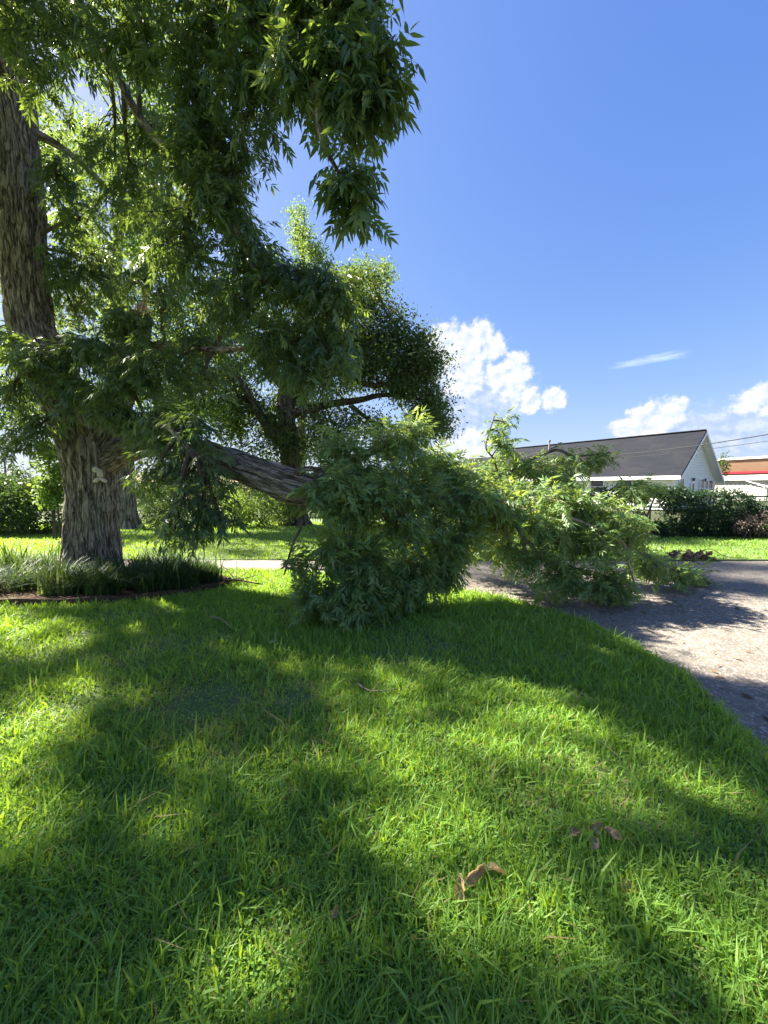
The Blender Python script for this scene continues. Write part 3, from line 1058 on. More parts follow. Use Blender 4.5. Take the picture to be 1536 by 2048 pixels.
vols = [
    # top band
    V_(90, 40, 4.3, 130, 90, .5, 26), V_(270, 40, 4.0, 110, 80, .5, 26), V_(420, 60, 3.8, 100, 90, .5, 26), V_(540, 60, 3.5, 80, 80, .4, 18),
    V_(60, 150, 4.9, 70, 50, .4, 12), V_(400, 190, 3.9, 80, 70, .4, 18), V_(500, 200, 3.7, 70, 70, .4, 18),
    # right-hand overhang
    V_(640, 30, 3.1, 60, 70, .35, 16), V_(730, 20, 3.0, 55, 60, .3, 14), V_(610, 160, 3.1, 55, 60, .3, 12), V_(700, 140, 3.0, 55, 60, .3, 14),
    V_(775, 130, 2.9, 40, 45, .25, 9), V_(700, 230, 3.0, 40, 30, .25, 7), V_(755, 220, 2.95, 35, 25, .2, 6),
    V_(700, 385, 2.95, 28, 22, .15, 6), V_(715, 410, 2.95, 20, 15, .15, 3),
    # middle
    V_(420, 320, 4.1, 90, 70, .5, 22), V_(470, 330, 4.2, 45, 60, .4, 10), V_(440, 440, 4.3, 70, 70, .5, 18), V_(370, 480, 4.6, 90, 70, .5, 20),
    V_(510, 510, 4.3, 50, 45, .4, 12), V_(600, 580, 4.3, 80, 45, .4, 16), V_(500, 600, 4.5, 90, 60, .5, 18), V_(680, 600, 4.3, 50, 40, .35, 12),
    V_(560, 690, 4.4, 90, 60, .5, 20), V_(670, 700, 4.4, 60, 60, .35, 15), V_(600, 770, 4.4, 70, 40, .4, 12),
    # left and behind, sunlit
    V_(190, 330, 7.4, 90, 70, .7, 16), V_(170, 450, 7.2, 60, 60, .6, 18), V_(300, 430, 6.4, 90, 80, .8, 26), V_(220, 560, 6.6, 90, 60, .7, 26),
    V_(330, 580, 6.0, 80, 60, .6, 24), V_(400, 680, 5.6, 80, 50, .5, 20), V_(250, 660, 6.0, 80, 50, .5, 20), V_(330, 300, 5.4, 70, 60, .5, 14), V_(150, 620, 7.0, 60, 50, .5, 14), V_(440, 590, 5.2, 60, 60, .5, 16), V_(-20, 420, 7.6, 60, 120, .6, 14),
    # in front of the fork
    V_(90, 720, 5.6, 70, 45, .35, 16), V_(190, 700, 5.5, 80, 50, .35, 18), V_(150, 800, 5.6, 80, 40, .3, 16), V_(260, 760, 5.3, 70, 55, .35, 18),
    V_(20, 800, 5.6, 50, 60, .35, 16), V_(30, 700, 5.8, 50, 50, .4, 10), V_(25, 890, 5.6, 40, 25, .3, 7), V_(120, 340, 6.0, 40, 60, .4, 10), V_(230, 310, 5.8, 60, 50, .4, 12), V_(160, 440, 6.2, 50, 60, .4, 12), V_(270, 400, 5.6, 60, 60, .4, 14), V_(130, 540, 6.4, 40, 50, .4, 10), V_(60, 860, 5.6, 40, 25, .3, 7), V_(230, 830, 5.5, 60, 25, .3, 9), V_(330, 740, 5.2, 60, 60, .4, 14), V_(410, 760, 5.2, 60, 40, .4, 8),
    # hanging branch
    V_(310, 840, 4.8, 45, 30, .3, 9), V_(300, 880, 5.5, 45, 22, .3, 9), V_(355, 900, 5.1, 40, 22, .25, 8), V_(270, 850, 5.6, 40, 30, .3, 8), V_(380, 860, 4.5, 50, 30, .3, 9), V_(360, 940, 4.4, 50, 30, .25, 9), V_(415, 960, 4.3, 25, 35, .2, 6), V_(370, 1010, 4.3, 35, 20, .2, 7), V_(410, 1045, 4.3, 22, 15, .2, 5), V_(350, 1060, 4.3, 25, 12, .2, 4), V_(440, 1040, 4.3, 16, 14, .15, 4), V_(300, 960, 4.4, 25, 40, .2, 6), V_(390, 1075, 4.3, 8, 8, .1, 2),
]
SHADE_SPRAY_N = 860
# the rest of the crown, above and beside the view
crown_c = np.array([-5.2, 6.4, 8.5])
for k in range(95):
    u = norm(rng.normal(0, 1, 3))
    q = crown_c + u * np.array([6.3, 6.3, 4.6]) * rng.uniform(.45, 1) ** .5
    if q[2] < 4.2:
        continue
    z = (q[2] - CAMZ) / max(q[1], .3)
    x = q[0] / max(q[1], .3)
    if q[1] > 0.8 and z < 1.42 and x > -1.04:      # leave the view to the volumes above
        continue
    sh_ = q - SUN * (q[2] / SUN[2])
    if -3.8 < sh_[0] < 3.2 and -0.3 < sh_[1] < 5.0:     # left to the added shade sprays below
        continue
    vols.append((q, 1.0, 1.0, .7, 5))
thin = []  # unseen sprays added along the sun's rays to shade the near lawn evenly
while len(thin) < SHADE_SPRAY_N:
    g_ = np.array([rng.uniform(-4.2, 3.4), rng.uniform(-0.6, 5.2), 0])
    q = g_ + SUN * (rng.uniform(5.2, 10.0) / SUN[2])
    if q[0] / q[1] > -1.06 and (q[2] - CAMZ) / q[1] < 1.36:
        continue
    thin.append((q, .35, .35, .3, 2))
br, tw, LP, LY, LS = grow(limb_pts, vols, leaf_n=(5, 9), sc=(.42, .72), dens=1.7, length=.32)
bough_pts = []  # boughs added out of view to carry the shade sprays
for k in range(26):
    a = k * 2.39996
    rr_ = 3.9 * math.sqrt((k + .5) / 26)
    zz = 6.0 + 3.2 * ((k * .618) % 1)
    c_ = np.array([-0.4, 2.3, 0]) + SUN * (zz / SUN[2]) + np.array([rr_ * math.cos(a), .8 * rr_ * math.sin(a), 0])
    st = trunk_path[int(len(trunk_path) * .80)][:3] if k % 2 else trunk_path[int(len(trunk_path) * .68)][:3]
    mdl = (st + c_) / 2 + np.array([0, 0, .5])
    if c_[0] / c_[1] > -1.1 and (c_[2] - CAMZ) / c_[1] < 1.4:
        continue
    s_ = spline([np.append(st, .05), np.append(mdl, .026), np.append(c_, .01)], 8)
    if sum(not keep_sun(w_[:3]) for w_ in s_) > 2:
        continue
    bough_pts.append(s_[8:, :3])
    mb = MB()
    tube(mb, s_, 8)
    mb.build('branch', 'bark', tree, smooth=True)
b2, t2, P2, Y2, S2 = grow(np.concatenate(bough_pts), thin, leaf_n=(2, 4), sc=(.5, .8), length=.2, hub_r=.003, tw_r=.35)
tw += t2 + b2
LP, LY, LS = np.concatenate([LP, P2]), np.concatenate([LY, Y2]), np.concatenate([LS, S2])
mid_ = LP + np.column_stack([.17 * np.cos(LY), .17 * np.sin(LY), np.full(len(LY), -.05)])
open_ = np.array([visible(p) or keep_sun(m_) for p, m_ in zip(LP, mid_)])
LP, LY, LS = LP[open_], LY[open_], LS[open_]
for b in br:
    mb = MB()
    tube(mb, b, 6)
    mb.build('branch', 'twig', tree, smooth=True)
mb = MB()
for q in tw:
    tube(mb, q, 3, cap=False)
mb.build('twigs', 'twig', tree, kind='stuff')
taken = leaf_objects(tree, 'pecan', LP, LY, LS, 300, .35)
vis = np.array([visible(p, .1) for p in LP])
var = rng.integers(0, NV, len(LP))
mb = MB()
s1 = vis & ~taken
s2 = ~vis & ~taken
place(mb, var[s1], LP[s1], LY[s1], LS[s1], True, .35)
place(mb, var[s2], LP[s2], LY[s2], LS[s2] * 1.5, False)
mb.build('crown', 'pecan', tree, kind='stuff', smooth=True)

# ------------------------------------------------------------------ fallen limb
fb = P(335, 893, 5.95)
fallen = thing('fallen_limb', (fb[0], fb[1], 0), 'broken pecan limb bent down from the trunk, its leafy top sprawled across lawn and driveway', 'fallen limb')
main = spline([tp(318, 893, .155, 6.05), tp(380, 900, .165, 5.5), tp(450, 922, .175, 5.0), tp(530, 952, .185, 4.65), tp(600, 978, .19, 4.45), tp(670, 990, .15, 4.5),
               tp(760, 1000, .115, 4.7), tp(860, 1002, .085, 5.0), tp(935, 1000, .065, 5.2), tp(1000, 1007, .06, 5.3)], 16)
mb = MB()
tube(mb, main, 90, depth=0.022, freq=15.0, seed=4.0)
mb.build('limb', 'bark', fallen, smooth=True)
fl = [
    [tp(1000, 1007, .05, 5.3), tp(1022, 1020, .045, 5.3), tp(1030, 1045, .04, 5.3), tp(1046, 1075, .03, 5.25), tp(1050, 1110, .02, 5.2)],
    [tp(1005, 1008, .04, 5.3), tp(1040, 1020, .03, 5.2), tp(1120, 1030, .022, 5.1), tp(1200, 1060, .018, 5.0), tp(1245, 1085, .018, 4.95), tp(1258, 1130, .014, 4.95), tp(1270, 1170, .01, 5.0)],
    [tp(1000, 1006, .035, 5.3), tp(1060, 990, .03, 5.6), tp(1130, 985, .025, 6.0), tp(1260, 1000, .015, 6.4)],
    [tp(860, 1002, .05, 5.0), tp(930, 985, .04, 5.8), tp(1000, 958, .045, 6.6), tp(1050, 925, .04, 6.9), tp(1110, 900, .03, 7.0), tp(1150, 912, .02, 7.0), tp(1220, 905, .012, 7.0)],
    [tp(998, 960, .02, 6.6), tp(988, 920, .016, 6.7), tp(972, 895, .012, 6.7), tp(980, 860, .009, 6.7), tp(990, 830, .006, 6.7)],
    [tp(600, 978, .09, 4.45), tp(680, 930, .06, 4.7), tp(770, 890, .04, 4.9), tp(820, 850, .02, 5.0)],
    [tp(640, 990, .06, 4.45), tp(690, 1050, .04, 4.4), tp(700, 1130, .025, 4.35), tp(690, 1200, .015, 4.3)],
    [tp(780, 1000, .06, 4.75), tp(820, 1060, .04, 4.75), tp(850, 1130, .025, 4.75), tp(870, 1180, .015, 4.8)],
    [tp(600, 1000, .03, 4.4), tp(602, 1050, .016, 4.35), tp(585, 1090, .012, 4.3), tp(568, 1150, .008, 4.3)],
    [tp(1046, 1075, .025, 5.25), tp(1090, 1120, .02, 5.1), tp(1150, 1170, .015, 5.0), tp(1220, 1190, .01, 5.0)],
    [tp(1200, 1060, .016, 5.0), tp(1290, 1110, .014, 5.4), tp(1370, 1150, .01, 5.8), tp(1420, 1165, .006, 6.0)],
    [tp(985, 1030, .03, 5.4), tp(1005, 1060, .024, 5.3), tp(1018, 1085, .015, 5.2)],
    [tp(590, 950, .035, 4.35), tp(612, 938, .03, 4.25), tp(640, 940, .028, 4.15)],
]
fpts = [main[40:, :3]]
for i, L in enumerate(fl):
    s = spline(L, 8)
    fpts.append(s[4:, :3])
    mb = MB()
    tube(mb, s, 10, depth=0.003, freq=18)
    mb.build('branch', 'twig_pale' if i in (0, 1, 9, 11) else 'bark', fallen, smooth=True)
fpts = np.concatenate(fpts)
fv = [
    # mass over the lawn
    V_(690, 920, 4.8, 70, 50, .4, 22), V_(790, 900, 5.0, 70, 50, .5, 22), V_(740, 970, 4.7, 90, 50, .5, 26), V_(850, 960, 5.2, 60, 55, .5, 20), V_(690, 1020, 4.45, 60, 50, .35, 18),
    V_(780, 1050, 4.7, 90, 55, .5, 26), V_(870, 1060, 5.0, 55, 70, .5, 22), V_(660, 1110, 4.35, 50, 50, .3, 16), V_(740, 1130, 4.45, 60, 45, .35, 20), V_(830, 1140, 4.7, 60, 40, .4, 18),
    V_(690, 985, 4.15, 50, 25, .15, 8), V_(770, 990, 4.4, 50, 25, .15, 8), V_(850, 995, 4.7, 50, 25, .15, 8), V_(640, 1000, 4.15, 22, 30, .12, 5), V_(920, 1010, 4.95, 20, 25, .12, 4),
    V_(790, 1185, 4.6, 50, 18, .25, 13), V_(750, 1165, 4.45, 40, 22, .2, 9), V_(830, 1190, 4.75, 40, 14, .2, 8),
    V_(618, 1212, 4.22, 28, 12, .2, 8), V_(690, 1220, 4.22, 40, 12, .2, 9), V_(612, 1150, 4.3, 18, 35, .15, 6), V_(740, 1215, 4.3, 30, 10, .2, 6),
    V_(640, 1195, 4.3, 30, 20, .25, 9), V_(710, 1190, 4.35, 50, 25, .25, 14), V_(870, 1160, 4.9, 45, 25, .3, 12), V_(900, 1100, 5.1, 30, 45, .3, 10), V_(910, 960, 5.5, 40, 45, .4, 12), V_(820, 865, 5.1, 40, 20, .3, 8),
    # mass over the driveway
    V_(1110, 1000, 5.2, 60, 25, .4, 14), V_(1180, 1020, 5.3, 70, 30, .4, 18), V_(1090, 1060, 5.1, 50, 35, .35, 18), V_(1180, 1090, 5.1, 70, 35, .4, 25), V_(1250, 1060, 5.4, 55, 40, .4, 20),
    V_(1060, 1130, 5.1, 35, 25, .3, 9), V_(1130, 1160, 5.0, 60, 22, .3, 20), V_(1220, 1170, 5.0, 60, 20, .25, 20), V_(1300, 1130, 5.5, 50, 25, .3, 12), V_(1350, 1155, 5.8, 40, 14, .25, 9), V_(1400, 1160, 6.1, 25, 10, .2, 5), V_(1010, 1110, 5.2, 16, 16, .15, 5),
    # high back branches
    V_(975, 950, 6.7, 50, 16, .4, 8), V_(1050, 940, 6.8, 60, 25, .4, 14), V_(1130, 930, 7.0, 55, 25, .4, 13), V_(1200, 920, 7.0, 35, 18, .3, 8), V_(1020, 908, 6.9, 26, 10, .3, 3), V_(1100, 965, 6.6, 80, 18, .4, 14),
    V_(1000, 868, 6.7, 18, 14, .15, 3), V_(1015, 850, 6.7, 10, 8, .1, 2), V_(1010, 890, 6.75, 16, 10, .15, 3),
    V_(1260, 985, 6.5, 45, 25, .35, 10), V_(1000, 1060, 6.2, 50, 50, .4, 16), V_(930, 1050, 6.0, 40, 45, .4, 16), V_(960, 1030, 5.5, 40, 40, .35, 14), V_(930, 960, 5.7, 40, 30, .35, 10), V_(990, 985, 5.8, 50, 30, .4, 14), V_(1040, 1000, 5.9, 50, 30, .4, 12), V_(960, 1100, 6.4, 50, 20, .4, 12), V_(940, 985, 6.2, 30, 30, .3, 8), V_(965, 1005, 4.95, 35, 22, .12, 8), V_(1020, 1025, 5.0, 25, 22, .12, 6), V_(925, 1085, 5.1, 30, 40, .3, 12), V_(915, 1010, 5.3, 30, 40, .3, 10), V_(1000, 1040, 5.5, 30, 30, .25, 9), V_(880, 920, 5.4, 40, 30, .35, 10), V_(900, 1140, 5.0, 28, 20, .2, 8),
]
br, tw, LP, LY, LS = grow(fpts, fv, leaf_n=(6, 9), sc=(.42, .70), gap=False, droop=.1, hub_r=.012, dens=1.4, length=.28)
for b in br:
    mb = MB()
    tube(mb, b, 5)
    mb.build('branch', 'twig', fallen, smooth=True)
mb = MB()
for q in tw:
    tube(mb, q, 3, cap=False)
mb.build('twigs', 'twig_pale', fallen, kind='stuff')
LP[:, 2] = np.maximum(LP[:, 2], .06)
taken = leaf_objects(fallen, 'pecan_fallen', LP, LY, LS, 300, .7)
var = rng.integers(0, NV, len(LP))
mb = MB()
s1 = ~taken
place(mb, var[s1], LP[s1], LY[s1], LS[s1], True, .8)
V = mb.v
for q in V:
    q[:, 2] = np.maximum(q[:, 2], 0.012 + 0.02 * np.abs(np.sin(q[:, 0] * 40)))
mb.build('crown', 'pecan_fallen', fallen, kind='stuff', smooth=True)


# ------------------------------------------------------------------ background trees, shrubs, hedges
def leaf_cloud(mb, C, n, spread, size, asp=0.42, flatten=0.8, r=None):
    """many small leaves round the points C"""
    r = r or rng
    C = np.asarray(C, float)
    idx = r.integers(0, len(C), n)
    S = np.asarray(spread) if np.ndim(spread) else np.full(len(C), spread)
    p = C[idx] + r.normal(0, 1, (n, 3)) * S[idx][:, None] * np.array([1, 1, flatten])
    p[:, 2] = np.maximum(p[:, 2], .03)
    d = r.normal(0, 1, (n, 3)) + np.array([0, 0, -.3])
    d /= np.linalg.norm(d, axis=1)[:, None]
    w = np.cross(d, r.normal(0, 1, (n, 3)) + np.array([0, 0, .4]))
    w /= np.linalg.norm(w, axis=1)[:, None] + 1e-9
    L = size * r.uniform(.65, 1.35, n)[:, None]
    VV = np.stack([p, p + d * L * .5 + w * L * asp / 2, p + d * L, p + d * L * .5 - w * L * asp / 2], 1)
    VV[:, :, 2] = np.maximum(VV[:, :, 2], .01)
    o = (np.arange(n) * 4)[:, None]
    ct = r.uniform(0, 1, len(C))
    ti = np.clip(.55 * ct[idx] + .42 * r.uniform(0, 1, n), 0, .97)
    mb.add(VV.reshape(-1, 3), quad=np.array([0, 1, 2, 3])[None] + o, tint=np.repeat(ti, 4))


def ell_pts(c, rad, n, shell=.5):
    u = rng.normal(0, 1, (n, 3))
    u /= np.linalg.norm(u, axis=1)[:, None]
    return np.asarray(c) + u * np.asarray(rad) * (shell + (1 - shell) * rng.uniform(0, 1, n) ** .6)[:, None]


def bg_tree(name, label, base_pt, trunk, boughs, blobs, mat, nleaf, size, clump, bark_mat='bark_far', per_blob=16, group='trees behind the lawn', gap=True):
    root = thing(name, (base_pt[0], base_pt[1], 0), label, 'tree', group)
    mb = MB()
    fl_ = lambda s, a: 1 + math.exp(-s / .3) * (.5 + .25 * np.cos(a * 5)) + .03 * np.cos(a * 3)
    sp = spline(trunk, 8)
    tube(mb, sp, 28, depth=.012, freq=12, flare=fl_)
    mb.build('trunk', bark_mat, root, smooth=True)
    pts = [sp[len(sp) // 3:, :3]]
    for b in boughs:
        s = spline(b, 6)
        pts.append(s[:, :3])
        mb = MB()
        tube(mb, s, 8, depth=.004, freq=12)
        mb.build('bough', bark_mat, root, smooth=True)
    pts = np.concatenate(pts)
    C = np.concatenate([ell_pts(c, r_, max(4, int(per_blob * k))) for c, r_, k in blobs])
    C = C[C[:, 2] > .5]
    if gap:
        C = C[[keep_sun(q, .6) for q in C]]
    mb = MB()
    for q in C:
        a_ = pts[np.argmin(((pts - q) ** 2).sum(1))]
        md = (a_ + q) / 2 + rng.normal(0, .15, 3)
        tube(mb, spline([np.append(a_, .03), np.append(md, .02), np.append(q, .008)], 3), 4, cap=False)
    mb.build('twigs', 'twig', root, kind='stuff')
    mb = MB()
    leaf_cloud(mb, C, nleaf, clump, size)
    mb.build('crown', mat, root, kind='stuff')
    return root


def B_(px, py, Y, rxp, rzp, k=1.0, ry=1.2):
    return (P(px, py, Y), (rxp / FPX * Y, ry, rzp / FPX * Y), k)


b1 = G(590, 1050)
y1 = b1[1]
bg_tree('oak_tree', 'tall dark oak with rounded crown behind the fallen limb', b1,
        [np.array([b1[0], b1[1], -.1, .5]), tp(588, 1000, .42, y1), tp(582, 930, .38, y1), tp(575, 860, .35, y1), tp(572, 780, .3, y1), tp(585, 690, .22, y1), tp(610, 600, .12, y1)],
        [[tp(576, 880, .24, y1), tp(548, 870, .2, y1 - .3), tp(515, 820, .16, y1 - .6), tp(480, 760, .1, y1 - 1)],
         [tp(574, 830, .2, y1), tp(650, 810, .16, y1), tp(720, 800, .12, y1), tp(770, 790, .09, y1), tp(850, 800, .05, y1)],
         [tp(572, 780, .2, y1), tp(660, 740, .15, y1), tp(740, 770, .1, y1 - .4), tp(800, 760, .07, y1 - .5)],
         [tp(700, 810, .1, y1), tp(740, 840, .07, y1), tp(770, 850, .05, y1), tp(840, 850, .03, y1)],
         [tp(585, 690, .18, y1), tp(680, 640, .1, y1), tp(760, 600, .06, y1)],
         [tp(572, 780, .2, y1), tp(500, 690, .14, y1), tp(440, 600, .07, y1)]],
        [B_(720, 580, y1, 50, 40), B_(680, 640, y1, 70, 60, 1.4), B_(770, 660, y1, 40, 45), B_(600, 650, y1, 80, 70, 1.4), B_(800, 720, y1, 70, 50, 1.4), B_(850, 720, y1, 35, 35, .6),
         B_(830, 790, y1, 55, 40, 1.2), B_(860, 840, y1, 30, 40, .9), B_(760, 740, y1, 60, 40, 1.2), B_(690, 730, y1, 70, 60, 1.2), B_(540, 760, y1, 80, 60, 1.1), B_(600, 830, y1, 90, 50, 1.0), B_(480, 680, y1, 80, 80, 1.2), B_(720, 860, y1, 50, 30, .5),
         B_(520, 560, y1, 60, 50, .8), B_(500, 840, y1, 70, 40, 1), B_(640, 880, y1, 60, 30, .8), B_(540, 900, y1, 60, 30, .6), B_(450, 780, y1, 50, 50, .8)],
        'oak', 72000, .14, .32, bark_mat='bark_oak')
b2 = G(256, 1057)
y2 = b2[1]
bg_tree('hackberry_tree', 'grey trunked tree seen just right of the big pecan trunk', b2,
        [np.array([b2[0], b2[1], -.1, .42]), tp(255, 1020, .3, y2), tp(254, 960, .27, y2), tp(250, 880, .25, y2), tp(240, 760, .23, y2), tp(230, 600, .2, y2), tp(240, 430, .14, y2), tp(250, 260, .08, y2)],
        [[tp(250, 880, .14, y2), tp(310, 830, .1, y2), tp(400, 780, .06, y2)], [tp(240, 760, .14, y2), tp(150, 700, .1, y2), tp(40, 640, .05, y2)],
         [tp(230, 600, .14, y2), tp(330, 480, .09, y2), tp(380, 330, .05, y2)], [tp(232, 560, .12, y2), tp(140, 420, .08, y2), tp(120, 260, .04, y2)]],
        [B_(260, 180, y2, 60, 90, 1.2, 2), B_(340, 330, y2, 70, 90, 1.2, 2), B_(140, 300, y2, 80, 100, 1.2, 2), B_(250, 420, y2, 110, 80, 1.2, 2), B_(120, 520, y2, 110, 90, 1.2, 2), B_(350, 560, y2, 100, 80, 1.4, 2),
         B_(30, 640, y2, 80, 80, 1.2, 2), B_(240, 660, y2, 120, 70, 1.4, 2), B_(400, 720, y2, 80, 60, 1.2, 2), B_(340, 800, y2, 90, 40, 1, 2), B_(100, 800, y2, 90, 60, 1, 2), B_(420, 830, y2, 50, 40, .5, 2)],
        'lime', 50000, .14, .34)
b3 = P(600, 1030, 21)
bg_tree('slender_tree', 'pale feathery tree top rising above the dark oak', b3,
        [np.array([b3[0], b3[1], -.1, .28]), tp(604, 800, .2, 21), tp(608, 620, .12, 21), tp(605, 470, .04, 21)],
        [[tp(608, 620, .08, 21), tp(640, 560, .04, 21), tp(660, 530, .02, 21)], [tp(606, 600, .08, 21), tp(680, 580, .04, 21), tp(730, 560, .02, 21)]],
        [B_(600, 450, 21, 22, 25, .6), B_(615, 490, 21, 28, 25, .8), B_(640, 530, 21, 35, 25, 1), B_(690, 570, 21, 50, 25, 1.2), B_(740, 560, 21, 40, 25, 1), B_(620, 590, 21, 50, 50, 1.2)],
        'lime', 12000, .13, .26, gap=False)


def shrub(name, label, cat, blobs, mat, n, size, clump, per=40, group=None, stems=5):
    c0 = np.mean([b[0] for b in blobs], axis=0)
    root = thing(name, (c0[0], c0[1], 0), label, cat, group)
    C = np.concatenate([ell_pts(c, r_, int(per * k), .75) for c, r_, k in blobs])
    C = C[C[:, 2] > .02]
    mb = MB()
    leaf_cloud(mb, C, n, clump, size, .5, .9)
    mb.build('foliage', mat, root, kind='stuff')
    for k in range(stems):
        q = C[rng.integers(len(C))]
        b = blobs[k % len(blobs)][0]
        mb = MB()
        tube(mb, spline([np.array([b[0] + rng.normal(0, .2), b[1] + rng.normal(0, .1), -.05, .03]), np.append((q + b) / 2, .02), np.append(q, .008)], 3), 5)
        mb.build('stem', 'twig', root)
    return root


shrub('hedge_shrub', 'big dark rounded shrub at the far left edge of the back lawn', 'shrub',
      [B_(-60, 1010, 13.0, 120, 75, 1.5, .9), B_(60, 1025, 12.9, 80, 50, 1.2, .8), B_(40, 985, 13.2, 70, 45, 1, .8)], 'hedge', 22000, .09, .16)
shrub('sunlit_shrub', 'yellow green shrub growing left of the oak trunk', 'shrub',
      [B_(520, 1010, 15.0, 60, 38, 1.2, .8), B_(480, 1020, 15.0, 30, 30, .7, .7), B_(565, 1015, 15.2, 35, 32, .7, .7)], 'lime', 9000, .085, .14)
shrub('low_shrub', 'low green shrub right of the grey tree trunk', 'shrub',
      [B_(315, 1030, 15.0, 35, 22, 1, .6), B_(360, 1035, 15.2, 35, 18, .8, .6)], 'hedge', 5000, .08, .13)
shrub('tall_shrub', 'tall dark shrub beyond the lawn between grey tree and hanging branch', 'shrub',
      [B_(330, 975, 19.0, 55, 40, 1, .8), B_(300, 1000, 19.0, 35, 30, .7, .7)], 'hedge', 6000, .11, .18)
shrub('tall_shrub', 'tall dark shrub beyond the lawn under the fallen limb', 'shrub',
      [B_(430, 980, 19.5, 55, 38, 1, .8), B_(480, 985, 19.5, 40, 34, .7, .7)], 'hedge', 6000, .11, .18)
shrub('low_shrub', 'low shrub half hidden behind the hanging pecan branch', 'shrub',
      [B_(425, 1032, 15.4, 35, 20, 1, .6)], 'hedge', 3000, .08, .13)
for (pxa, ya, lab) in ((40, 960, 'sunlit light green sapling between shrub and pecan trunk'),):
    shrub('sapling', lab, 'sapling', [B_(105, 935, 11.5, 22, 45, 1, .4), B_(100, 985, 11.3, 14, 20, .6, .3)], 'lime', 2600, .12, .13, 24, stems=3)
shrub('distant_trees', 'distant dark line of trees far behind the buildings', 'trees',
      [((q, 95 + 6 * math.sin(q), 2.0), (9, 4, 2.6 + 1.2 * math.sin(q * .7)), 1) for q in range(-110, 10, 10)], 'oak', 16000, .8, .8, 20, stems=2)
bpy.data.objects['distant_trees']['kind'] = 'stuff'
shrub('small_tree', 'small tree top peeping out behind the white house gable', 'tree', [((33.6, 40, 3.6), (.7, .7, 1.4), 1)], 'oak', 900, .2, .25, 20, stems=2)

# ------------------------------------------------------------------ vine-covered fence on the right
FY = 12.1
fence = thing('chain_link_fence', (6.5, FY, 0), 'dark metal rail fence carrying the vine hedge in front of the house', 'fence')
MB_ = MB()
tube(MB_, [(5.0, FY, 1.22, .022), (16, FY + .3, 1.22, .022)], 8)
MB_.build('top_rail', 'black_rail', fence)
for k, x in enumerate((5.0, 7.4, 8.0, 10.0, 12.2, 14.4)):
    mb = MB()
    tube(mb, [(x, FY + .03, -.05, .03), (x, FY + .03, 1.28, .03)], 8)
    mb.build('post', 'black_rail', fence)
mb = MB()
for k in range(170):
    for s in (-1, 1):
        x = 5.0 + k * .065
        xs = np.linspace(0, 1, 2)
        mb.add([(x, FY + .03, .1), (x + .004, FY + .03, .1), (x + s * 1.1 + .004, FY + .03, 1.2), (x + s * 1.1, FY + .03, 1.2)], quad=[(0, 1, 2, 3)])
mb.build('wire_mesh', 'steel', fence, kind='stuff')


def H_(px, py, rxp, rzp, k, Y=FY, ry=.3):
    return (P(px, py, Y), (rxp / FPX * Y, ry, rzp / FPX * Y), k)


shrub('vine_hedge', 'dense dark vine hedge climbing over the fence by the house', 'hedge',
      [H_(1365, 1020, 38, 45, 1.2), H_(1420, 1020, 40, 45, 1.2), H_(1470, 1025, 40, 42, 1.2), H_(1510, 1035, 25, 34, .8), H_(1345, 1000, 25, 25, .6), H_(1400, 1055, 90, 15, 1.2)],
      'vine', 20000, .075, .085, 70, stems=8)
shrub('vine_tangle', 'loose vines on the open stretch of fence in front of white siding', 'vine',
      [H_(1300, 982, 40, 7, .8), H_(1230, 985, 40, 14, .8), H_(1200, 1020, 40, 40, .8), H_(1290, 1050, 30, 14, .6), H_(1275, 1015, 12, 35, .4)],
      'vine', 6500, .07, .07, 50, stems=6)
shrub('dead_shrub', 'dried pinkish brown shrub at the right end of the vine hedge', 'shrub',
      [H_(1525, 1042, 30, 18, 1, 11.6, .25), H_(1490, 1055, 22, 10, .6, 11.6, .2)], 'dead', 3500, .06, .07, 40, stems=6)
shrub('ground_creeper', 'low dark creeper along the foot of the vine hedge', 'creeper',
      [H_(px, 1066, 45, 6, .6, 11.95, .15) for px in range(1290, 1620, 55)], 'vine', 6000, .06, .06, 40, stems=2)

# ------------------------------------------------------------------ white house
HO = np.array([19.0, 26.0, 0.0])
hg = np.array([.82, .572, 0])
hd = np.array([-.574, .819, 0])
uz = np.array([0, 0, 1.0])
AX = (hg, hd, uz)


def H(u, v, z):
    return HO + hg * u + hd * v + uz * z


house = thing('white_house', HO, 'white clapboard house with dark shingle gable roof behind the fallen limb', 'house')
WID, LEN, ZE, ZE2, UA, ZA = 7.6, 15.6, 2.55, 2.32, 3.75, 5.42


def roof_z(u):
    return ZE + (ZA - ZE) * u / UA if u <= UA else ZA + (ZE2 - ZA) * (u - UA) / (WID - UA)


mb = MB()
mb.add([H(.03, .03, 0), H(WID - .03, .03, 0), H(WID - .03, LEN, 0), H(.03, LEN, 0), H(.03, .03, ZE - .05), H(WID - .03, .03, ZE2 - .05), H(WID - .03, LEN, ZE2 - .05), H(.03, LEN, ZE - .05), H(UA, .03, ZA - .12), H(UA, LEN, ZA - .12)],
       quad=[(0, 1, 5, 4), (1, 2, 6, 5), (2, 3, 7, 6), (3, 0, 4, 7)], tri=[(4, 5, 8), (6, 7, 9)])
mb.build('wall', 'siding', house)
LAP = .19
mb = MB()
z = .25
while z < ZA - .3:
    u0 = 0 if z + LAP < ZE else UA * (z + LAP - ZE) / (ZA - ZE)
    u1 = WID if z + LAP < ZE2 else UA + (WID - UA) * (ZA - z - LAP) / (ZA - ZE2)
    if u1 - u0 < .2:
        break
    mb.add([H(u0, -.05, z), H(u1, -.05, z), H(u1, 0, z + LAP), H(u0, 0, z + LAP), H(u0, .02, z), H(u1, .02, z)], quad=[(0, 1, 2, 3), (0, 4, 5, 1)])
    z += LAP
mb.build('gable_siding', 'siding', house)
mb = MB()
z = .25
